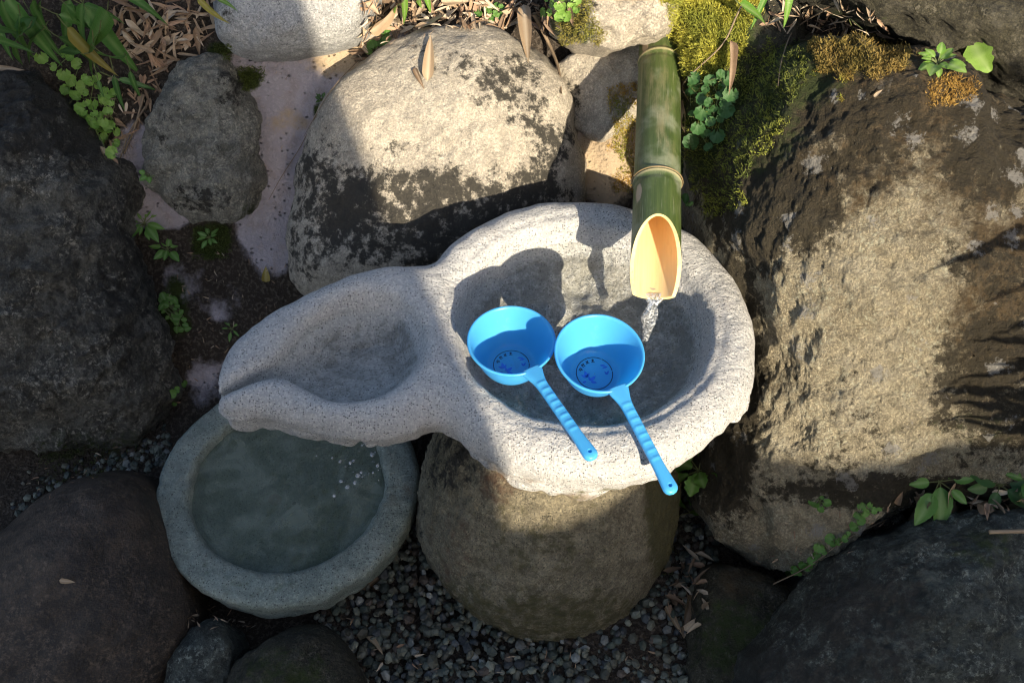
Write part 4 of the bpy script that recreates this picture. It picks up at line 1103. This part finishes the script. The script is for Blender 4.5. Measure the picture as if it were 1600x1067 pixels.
def blades(name, label, cat, L, mat=L_bam, group=None, lift0=.10, lift1=.03, width=1.0, alt=None):
    """L: (base x, base y, tip x, tip y[, lift at base, lift at tip, yellow]) in photo points"""
    first = surf(max(4, min(1596, L[0][0])), max(4, L[0][1]))[0]; t = empty(name, Vector(first), label, cat, group)
    SV, SF, m = [], [], 0
    for q in L:
        l0, l1 = (q[4], q[5]) if len(q) > 5 else (lift0, lift1)
        b, nb = surf(q[0], q[1], l0); e, ne = surf(q[2], q[3], l1)
        mt = L_yel if len(q) > 6 and q[6] else mat
        put_leaf(t, b, e, np.array([0, -.45, 1.0]) + rng.normal(0, .25, 3), 'blade', mt, first, width * rng.uniform(.85, 1.2))
        d = (b - e) / np.linalg.norm(b - e); V, F = tube(np.array([b + d * .03 + [0, 0, .006], b + d * .01, b]) - first, .0012, .0008, 5); SV.append(V); SF.append(F + m); m += len(V)
    link('stem', mesh_np('stem', np.concatenate(SV), np.concatenate(SF), M_gstem), None, t, kind='stuff')
    return t

# small and large weeds; ground first so that later ones cast onto the same surfaces
patch('ground_ivy', 'bright green round-leaved creeper hanging between the dark left rock and the bamboo leaves', 'plant',
      [(70, 97), (88, 108), (112, 85), (120, 94), (124, 102)] + scatter_poly([(104, 112), (160, 118), (186, 150), (180, 178), (160, 190), (190, 205), (192, 222), (168, 248), (150, 215), (128, 190), (104, 160)], 34, 3, 10), .022, 'round', L_light, 1, lift=.016, jit=.8)
for k, q in enumerate([(141, 198), (147, 214)]): pass
rosette('weed', 'leafy green weed at the lower end of the mortar beside the dark left rock', 'plant', 226, 350, 11, .034, 'lance', L_mid, .4, seed=3, width=1.3)
rosette('weed', 'small pale-leaved weed just right of the leafy weed beside the dark rock', 'plant', 262, 390, 7, .026, 'ovate', L_mid, .4, seed=4)
rosette('weed', 'small weed growing on dark moss under the egg-shaped stone', 'plant', 328, 372, 8, .020, 'lance', L_mid, .5, seed=5, width=1.4)
patch('creeping_weed', 'small-leaved creeper in the dark crevice along the left rock', 'plant', scatter_poly([(245, 460), (270, 462), (285, 485), (296, 515), (280, 520), (258, 490)], 22, 7, 6), .017, 'ovate', L_mid, 2, lift=.006, width=1.3)
rosette('weed', 'tiny grassy weed on the bare soil left of the spout', 'plant', 362, 514, 5, .024, 'lance', L_mid, .3, seed=8)
patch('creeping_weed', 'few tiny green leaves low in the crevice above the round basin', 'plant', [(268, 615), (275, 608), (272, 628), (285, 604), (290, 598)], .015, 'round', L_mid, 4, lift=.005)
rosette('seedling', 'tiny five-leaved seedling on the mortar left of the egg-shaped stone', 'plant', 233, 276, 5, .015, 'ovate', L_mid, .3, seed=9, width=1.3)
rosette('seedling', 'tiny grey-green sprig in a crack of the mortar beside the big pale boulder', 'plant', 503, 158, 6, .013, 'ovate', L_dark, .5, seed=10)
patch('ground_ivy', 'small round-leaved vine climbing the left shoulder of the pale boulder', 'plant', [(577, 84), (583, 74), (592, 70), (602, 62), (605, 52), (598, 47), (606, 44)], .019, 'round', L_mid, 11, lift=.006)
patch('clover', 'low clover patch in dry litter at the top of the pale boulder', 'plant', scatter_poly([(750, 8), (785, 10), (790, 26), (765, 36), (748, 24)], 13, 12, 6), .013, 'round', L_mid, 12, lift=.005)
patch('clover', 'light green clover tuft beside the mossy tan rock at the top', 'plant', scatter_poly([(845, -2), (905, -2), (905, 18), (880, 34), (858, 22)], 15, 13, 7), .017, 'round', L_light, 13, lift=.010)
patch('ground_ivy', 'clump of round and oval leaves in the shadow right of the bamboo pipe', 'plant', scatter_poly([(1080, 120), (1140, 118), (1150, 150), (1130, 200), (1110, 245), (1085, 248), (1076, 200)], 26, 14, 10), .026, 'round', L_dark, 14, lift=.010)
patch('weed', 'three small leaves low on the moss beside the pipe mouth', 'plant', [(1076, 308), (1084, 320), (1077, 325)], .02, 'ovate', L_mid, 15, lift=.006, width=1.3)
rosette('weed', 'leafy weed with sunlit oval leaves on top of the huge lichened boulder', 'plant', 1465, 100, 12, .032, 'ovate', L_light, .35, seed=16)
patch('weed', 'single toothed leaf on a long stalk near the top right corner', 'plant', [(1531, 92)], .045, 'scal', L_light, 17, lift=.02, width=1.1)
rosette('weed', 'broad scalloped rosette between the basin rim and the lichened boulder', 'plant', 1092, 735, 7, .052, 'scal', L_mid, .35, seed=18)
rosette('weed', 'drooping wide-leaved weed at the right foot of the pedestal boulder', 'plant', 1078, 800, 4, .055, 'scal', L_mid, .6, seed=19, width=.8)
rosette('weed', 'broad-leaved dark weed in the crevice under the lichened boulder', 'plant', 1468, 752, 8, .055, 'ovate', L_mid, .3, seed=20, width=.9)
rosette('weed', 'shaded weed with drooping leaves at the right edge of the crevice', 'plant', 1562, 758, 7, .05, 'ovate', L_dark, .3, seed=21)
rosette('weed', 'cut-off weed at the right edge beside the shaded crevice weed', 'plant', 1604, 752, 5, .045, 'ovate', L_mid, .3, seed=22)
rosette('seedling', 'four-leaved seedling at the bottom edge of the lichened boulder', 'plant', 1281, 785, 5, .018, 'round', L_mid, .3, seed=23)
patch('creeping_weed', 'thin creeper with tiny leaves trailing down the muddy slab', 'plant', [(1345, 790), (1356, 787), (1364, 797), (1350, 800), (1372, 793), (1340, 803), (1346, 812), (1335, 822), (1325, 833), (1318, 840), (1307, 846), (1300, 850), (1296, 842), (1287, 860), (1280, 853), (1275, 868), (1268, 875), (1262, 882), (1255, 880), (1250, 892), (1243, 888), (1236, 896)], .016, 'round', L_mid, 24, lift=.005)

# bamboo leaves
TL = [(45, 5, 105, 110), (12, 15, 48, 92), (38, 10, 46, 88), (105, -6, 103, 92), (150, -8, 176, 62), (160, 8, 236, 138), (95, 5, 60, 25), (0, 5, 62, -2), (200, -4, 282, 33), (158, -4, 205, 30), (135, 15, 148, 88),
      (140, 50, 172, 102), (152, 40, 176, 120, .05, .02, 1), (185, 122, 196, 180, .03, .01), (180, 122, 158, 160, .03, .01), (195, 125, 250, 140, .03, .01), (200, 128, 222, 165, .03, .01), (85, 10, 70, 55), (60, 12, 85, 70), (20, 30, 5, 80),
      (120, 20, 128, 75), (25, 0, 90, 40), (130, 5, 190, 50), (5, 0, 30, 60), (75, 30, 100, 95, .05, .02), (110, 30, 120, 100, .05, .02), (120, 60, 140, 118, .04, .02), (170, 40, 200, 90, .05, .02), (2, 40, 22, 100, .05, .02), (60, 40, 40, 80, .06, .03)]
TL = [(max(3, q[0]), max(3, q[1]), max(3, q[2]), max(3, q[3])) + tuple(q[4:]) for q in TL]
blades('bamboo_plant', 'dense clump of dark green bamboo leaves hanging in the top left corner', 'bamboo', TL, width=1.5)
blades('bamboo_plant', 'bamboo blades hanging over the top edge above the pale boulder', 'bamboo', [(630, 3, 635, 44), (622, 3, 612, 20), (676, 3, 681, 26), (655, 3, 662, 12)], L_bam2, lift0=.06, lift1=.02, width=1.9)
blades('bamboo_plant', 'yellowing bamboo leaf hanging over the pale grey top stone', 'bamboo', [(346, 3, 361, 40, .05, .02, 1), (372, 3, 389, 16)], L_bam2, lift0=.06, width=1.5)
blades('bamboo_plant', 'three narrow bamboo leaves hanging from the top edge over the moss', 'bamboo', [(1187, 3, 1176, 62), (1194, 3, 1199, 42), (1206, 3, 1217, 52), (1200, 3, 1212, 20)], L_bam2, lift0=.08, lift1=.04, width=1.3)
def side_bamboo():
    """bamboo grass just beyond the right edge, whose blades streak the boulder with shadow"""
    base = np.array([1.12, .45, .32]); t = empty('bamboo_plant', Vector(base), 'arching bamboo grass standing beside the lichened boulder', 'bamboo')
    SV, SF, m = [], [], 0
    for k in range(7):
        top = np.array([rng.uniform(-.12, .12), rng.uniform(-.1, .15), rng.uniform(.35, .62)]); pts = np.array([[0, 0, 0], top * [.3, .3, .6], top]); tt = np.linspace(0, 1, 8)[:, None]
        V, F = tube((1 - tt) ** 2 * pts[0] + 2 * tt * (1 - tt) * pts[1] + tt ** 2 * pts[2], .003, .0015, 6); SV.append(V); SF.append(F + m); m += len(V)
    tg = [(1505, 370, 1.0), (1405, 398, 1.0), (1480, 455, 1.0), (1500, 508, 1.0), (1455, 575, 1), (1440, 590, 1), (1470, 615, 1), (1480, 640, 1), (1500, 655, 1), (1450, 650, 1), (1520, 600, 1), (1530, 560, 1), (1500, 690, 1), (1540, 520, 1), (1545, 420, 1), (1550, 640, 1), (1560, 590, 1), (1570, 555, 1)]
    for px, py, s in tg:
        c, n = surf(px, py); dd = .55 + rng.normal(0, .06)
        tip = c + np.array(SUN) * dd; L = rng.uniform(.15, .24)
        b = tip + np.array([L, rng.uniform(-.03, .03), rng.uniform(-.08, .05)])
        put_leaf(t, b - 0 * base, tip, np.array([0, -.6, 1.0]) + rng.normal(0, .3, 3), 'blade', L_bam, base, .8)
    link('stem', mesh_np('stem', np.concatenate(SV), np.concatenate(SF), M_gstem), None, t)
side_bamboo()

# ------------------------------------------------------------------ dry leaves, stems and sticks
def dry(label, b, e, l0=.004, l1=.004, mat=L_dry, width=1.0, name='dry_leaf', kind='dry', zref=None, group=None):
    p0, n0 = surf(*b, l0); p1, n1 = surf(*e, l1); d = p1 - p0; R = frame(d, zref if zref is not None else n0 + rng.normal(0, .15, 3))
    o = link(name, leafmesh(kind, mat), p0, None, label, 'dry leaf', group); L = np.linalg.norm(d); o.rotation_euler = R.to_euler(); o.scale = (L * width, L, L); return o
dry('pale dry leaf standing upright on the pale boulder', (668, 128), (674, 62), .002, .012, width=1.3)
dry('dark curled dry leaf lying just below the upright leaf on the pale boulder', (648, 108), (664, 140), .004, .003, L_dry2, 1.2)
dry('long straw-coloured bamboo leaf hanging down the top of the pale boulder', (818, 3), (822, 98), .02, .006, width=1.1)
dry('pale broad sheath lying diagonally at the upper left of the pale boulder', (570, 45), (625, 2), .01, .012, width=1.9)
dry('white papery leaf scrap among the litter above the pale boulder', (662, 50), (695, 18), .008, .012, width=2.0)
dry('long dry sheath lying along the top edge above the pale boulder', (690, 6), (735, 3), .012, .012, width=2.2)
dry('brown crescent-shaped leaf hanging on the moss right of the pipe', (1133, 65), (1140, 148), .02, .01, L_dry2, 1.0)
dry('small pale dry leaf lying on the wet brown boulder', (93, 906), (117, 910), .003, .003, width=2.2)
dry('orange-brown dry leaf lying on the gravel left of the pedestal', (570, 992), (597, 1024), .006, .006, width=1.6)
dry('rusty leaf wedged under the front rim of the round basin', (592, 905), (562, 930), .006, .006, L_dry2, 1.8)
dry('long pale leaf lying on top of the dark left rock', (-4, 106), (40, 110), .004, .004, width=1.2)
dry('narrow dry leaf in the cleft under the bright green creeper', (155, 232), (196, 292), .006, .004, width=.9)
dry('small yellow leaf stuck upright in the soil above the spout', (416, 440), (417, 416), .003, .006, L_yel, 3.0)
dry('large withered grey leaf in the crevice left of the dark weed', (1408, 815), (1460, 790), .008, .012, L_dry2, 2.4)
dry('curled brown leaf in the crevice right of the dark weed', (1478, 772), (1500, 790), .008, .008, L_dry, 2.4)
dry('flat dead leaf lying at the right end of the crevice', (1575, 785), (1605, 778), .008, .008, L_dry, 2.0)
dry('twisted brown leaf on the gravel right of the pedestal', (1085, 900), (1060, 880), .008, .008, L_dry2, 2.4)
dry('long brown leaf at the right border of the gravel', (1080, 930), (1075, 985), .008, .008, L_dry2, 1.6)
dry('pale folded leaf on the gravel at the right of the pedestal', (1040, 950), (1062, 985), .008, .008, L_dry, 1.4)
dry('rosy dry leaf on top of the lichened boulder', (1372, 48), (1402, 58), .006, .006, L_dry2, 1.8)
dry('small dry flake caught on the lichened boulder below the weed', (1366, 155), (1378, 142), .005, .008, L_dry, 2.0)
dry('withered leaf dangling beside the top of the bamboo pipe', (1068, 160), (1073, 205), .008, .008, L_dry, 1.8)
def stem_thing(name, label, pts, r0=.0014, r1=.0008, lift=.006, cat='stem', mat=None):
    P = np.array([surf(q[0], q[1], q[2] if len(q) > 2 else lift)[0] for q in pts]); n = len(P)
    t = np.linspace(0, n - 1, 6 * n); Q = np.stack([np.interp(t, np.arange(n), P[:, k]) for k in range(3)], -1)
    for _ in range(6): Q[1:-1] = (Q[:-2] + 2 * Q[1:-1] + Q[2:]) / 4
    V, F = tube(Q, r0, r1, 7); return link(name, mesh_np(name, V - Q[0], F, mat or M_stem), Q[0], None, label, cat)
stem_thing('dry_vine', 'thin pale vine looping down from the top edge to the bamboo pipe', [(1172, 3, .03), (1150, 25, .03), (1125, 75, .02), (1090, 112, .015), (1075, 130, .015), (1068, 165, .012)], .0016, .001)
stem_thing('hanging_twig', 'long bare stem hanging down over the moss right of the bamboo leaves', [(1300, 3, .02), (1265, 35, .02), (1240, 70, .02), (1225, 105, .012), (1220, 135, .008)], .0013, .0007)
stem_thing('dry_stick', 'straight tan stick leaning on the pale boulder beside the mossy rock', [(845, 20, .02), (858, 65, .012), (868, 110, .008), (874, 146, .004)], .0042, .002, cat='stick')
stem_thing('dry_stick', 'thin straw lying along the edge of the egg-shaped stone', [(232, 148, .012), (215, 195, .008), (196, 240, .006)], .0026, .0018, cat='stick')
stem_thing('dry_stick', 'second straw lying left of the egg-shaped stone', [(222, 165, .008), (204, 205, .006), (184, 248, .006)], .0018, .0012, cat='stick')
stem_thing('dry_stick', 'short bamboo stick poking in at the right edge', [(1548, 833, .012), (1640, 832, .02)], .0032, .0032, cat='stick', mat=L_dry)
stem_thing('dry_stick', 'fallen brown twig lying along the creeper on the muddy slab', [(1205, 915), (1260, 882), (1320, 842), (1380, 808)], .0013, .0009, cat='stick')
stem_thing('root_strand', 'fine grey rootlet running down the mortar beside the pale boulder', [(497, 180), (470, 230), (440, 275), (420, 312)], .0009, .0004, .003, 'root')
stem_thing('root_strand', 'second fine rootlet in the mortar beside the pale boulder', [(560, 95), (530, 130), (505, 165), (478, 215)], .0009, .0004, .004, 'root')
stem_thing('grass_blade', 'thin green grass stem rising beside the weed on the lichened boulder', [(1340, 40, .01), (1352, 15, .04), (1358, 3, .05)], .0009, .0005, cat='grass', mat=M_gstem)

def litter(name, label, regions, seed):
    r = np.random.default_rng(seed); Vs, Fs, Cs, n = [], [], [], 0
    protos = [leaf_grid(pf_dry, 6, c, .05, f, .15, k, 'tmp', L_dry) for k, (c, f) in enumerate(((.15, .8), (-.1, .4), (.05, 1.2)))]
    arr = []
    for me in protos:
        v = np.zeros(len(me.vertices) * 3); me.vertices.foreach_get('co', v); f = np.zeros(len(me.polygons) * 4, np.int32); me.polygons.foreach_get('vertices', f); arr.append((v.reshape(-1, 3), f.reshape(-1, 4))); bpy.data.meshes.remove(me)
    for poly, cnt, lo, hi, wid in regions:
        P = np.array(poly, float); k = 0
        while k < cnt:
            q = r.uniform(P.min(0), P.max(0)); 
            if poly_sdf(q[:1], q[1:], P)[0] > 0: k += .05; continue
            k += 1
            c = cast(max(2, min(1598, q[0])), max(2, q[1]))
            if c is None or c[2].name.split('.')[0] not in ('ground', 'boulder', 'gravel'): continue
            p, nn = c[0], c[1] if c[1] @ (CAM - c[0]) > 0 else -c[1]
            d = r.normal(0, 1, 3); d -= nn * (d @ nn); d = d / np.linalg.norm(d) + r.normal(0, .25) * nn
            R = np.array(frame(d, nn + r.normal(0, .35, 3))); L = r.uniform(lo, hi); v, f = arr[r.integers(3)]
            Vs.append((v * [L * wid * r.uniform(.6, 1.5), L, L]) @ R.T + p + nn * r.uniform(.002, .012) - d * L * .5); Fs.append(f + n); n += len(v)
            base = np.array([(.40, .30, .20), (.30, .20, .12), (.20, .13, .08), (.46, .38, .28), (.34, .22, .14)])[r.integers(5)] * r.uniform(.7, 1.15)
            Cs.append(np.repeat(base[None], len(v), 0))
    s = NT(name + '_mat'); cc = s.attr('stain').outputs['Color']; nz = s.noise(120, 4)
    m = s.fin(s.mix(s.ss(nz, .45, .7, 0, .5), cc, s.mix(.5, cc, (.05, .03, .02))), .75, s.bump(nz, .3, .002))
    link(name, mesh_np(name, np.concatenate(Vs), np.concatenate(Fs), m, attrs={'stain': np.concatenate(Cs)}), kind='stuff', label=label, cat='leaf litter')
litter('leaf_litter', 'dry bamboo leaves littering the soil above and between the rocks',
       [([(175, 0), (345, 0), (340, 40), (300, 85), (255, 130), (200, 100)], 130, .03, .055, .9), ([(560, 0), (900, 0), (895, 40), (760, 45), (640, 52), (560, 95)], 330, .014, .042, 1.1),
        ([(170, 120), (255, 125), (235, 170), (190, 260), (160, 250)], 60, .015, .035, 1.0), ([(1180, 0), (1330, 0), (1420, 50), (1300, 60), (1190, 40)], 90, .012, .035, .8),
        ([(1040, 880), (1105, 850), (1115, 960), (1060, 1010)], 46, .018, .045, 1.3), ([(1400, 770), (1600, 760), (1600, 800), (1420, 815)], 50, .02, .04, 1.5), ([(530, 940), (640, 930), (700, 1000), (900, 1020), (1060, 1010), (1000, 1060), (540, 1060)], 26, .010, .022, 1.0),
        ([(560, 60), (640, 40), (760, 60), (700, 90), (600, 110)], 14, .008, .02, .5),
        ([(250, 370), (450, 400), (440, 480), (350, 620), (270, 640)], 70, .004, .014, 1.0), ([(380, 100), (520, 100), (480, 220), (420, 340)], 12, .004, .012, .7), ([(1180, 880), (1280, 800), (1420, 770), (1440, 800), (1250, 920)], 40, .005, .016, 1.0), ([(20, 690), (250, 680), (230, 740), (40, 800)], 30, .005, .016, 1.0), ([(270, 950), (330, 940), (420, 990), (300, 990)], 24, .006, .02, 1.0)], 5)

def moss(name, label, regions, seed):
    r = np.random.default_rng(seed); Vs, Cs = [], []
    for poly, cnt, h, c1, c2 in regions:
        P = np.array(poly, float); k = 0; lo, hi = P.min(0), P.max(0)
        for _ in range(cnt):
            q = r.uniform(lo, hi); e = poly_sdf(q[:1], q[1:], P)[0]
            nz = float(fbm(np.array([[q[0] * .035, q[1] * .035, seed]]), 3)[0])
            if e + 22 * nz > -2: continue
            c = cast(max(2, min(1598, q[0])), max(2, q[1]))
            if c is None or c[2].name.split('.')[0] not in ('ground', 'boulder'): continue
            p, nn = c[0], c[1] if c[1] @ (CAM - c[0]) > 0 else -c[1]
            cc = np.array(c1) * (1 - (u := np.clip(.5 + nz * 1.2 + r.normal(0, .2), 0, 1))) + np.array(c2) * u
            for _b in range(5):
                d = nn * .7 + np.array([0, 0, .25]) + r.normal(0, .5, 3); d /= np.linalg.norm(d); s = np.cross(d, r.normal(0, 1, 3)); s /= np.linalg.norm(s) + 1e-9
                b = p + r.normal(0, .0022, 3) - nn * .001; L = h * r.uniform(.5, 1.3)
                Vs.append([b - s * .0006, b + s * .0006, b + d * L * .6 + s * .0007, b + d * L]); Cs.append(np.repeat((cc * r.uniform(.7, 1.25))[None], 4, 0))
    V = np.array(Vs).reshape(-1, 3); F = np.arange(len(V)).reshape(-1, 4)
    s = NT(name + '_mat'); s.fin(s.attr('stain').outputs['Color'], .8)
    tl = s.n('ShaderNodeBsdfTranslucent'); s.set(tl.inputs['Color'], s.attr('stain').outputs['Color']); mx = s.n('ShaderNodeMixShader'); mx.inputs[0].default_value = .35
    s.t.links.new(s.b.outputs[0], mx.inputs[1]); s.t.links.new(tl.outputs[0], mx.inputs[2]); s.t.links.new(mx.outputs[0], s.out.inputs['Surface'])
    link(name, mesh_np(name, V, F, s.m, smooth=False, attrs={'stain': np.concatenate(Cs)}), kind='stuff', label=label, cat='moss')
YG, OL, OR, DK = (.58, .54, .09), (.30, .32, .05), (.50, .32, .08), (.10, .13, .03)
moss('moss', 'moss cushions growing on the rocks and soil around the pipe and boulders',
     [([(1030, -20), (1200, -20), (1170, 70), (1120, 120), (1066, 130), (1050, 60)], 5200, .008, YG, OL), ([(1066, 110), (1250, 50), (1280, 110), (1200, 230), (1150, 330), (1100, 340), (1070, 260)], 4200, .007, OL, DK),
      ([(950, 140), (996, 130), (990, 305), (960, 305)], 1300, .006, (.45, .28, .05), OL), ([(860, 5), (925, 0), (945, 60), (885, 70)], 900, .007, (.28, .24, .06), OL),
      ([(1250, 50), (1400, 60), (1440, 85), (1400, 115), (1330, 130), (1270, 110)], 2600, .006, (.36, .25, .07), (.22, .17, .04)), ([(1290, 120), (1330, 120), (1320, 160), (1300, 160)], 300, .005, OR, OL),
      ([(1450, 130), (1530, 110), (1520, 160), (1450, 165)], 500, .006, OR, (.25, .15, .05)), ([(370, 105), (412, 105), (408, 140), (380, 145)], 420, .006, (.10, .13, .02), DK), ([(300, 355), (360, 355), (358, 405), (305, 405)], 600, .006, (.08, .12, .02), DK), ([(330, 70), (360, 72), (362, 95), (335, 92)], 200, .006, (.10, .13, .02), DK),
      ([(60, 690), (260, 690), (200, 730), (60, 760)], 500, .006, (.07, .09, .02), DK), ([(1030, 760), (1058, 760), (1056, 900), (1035, 900)], 200, .003, (.14, .16, .03), DK)], 3)
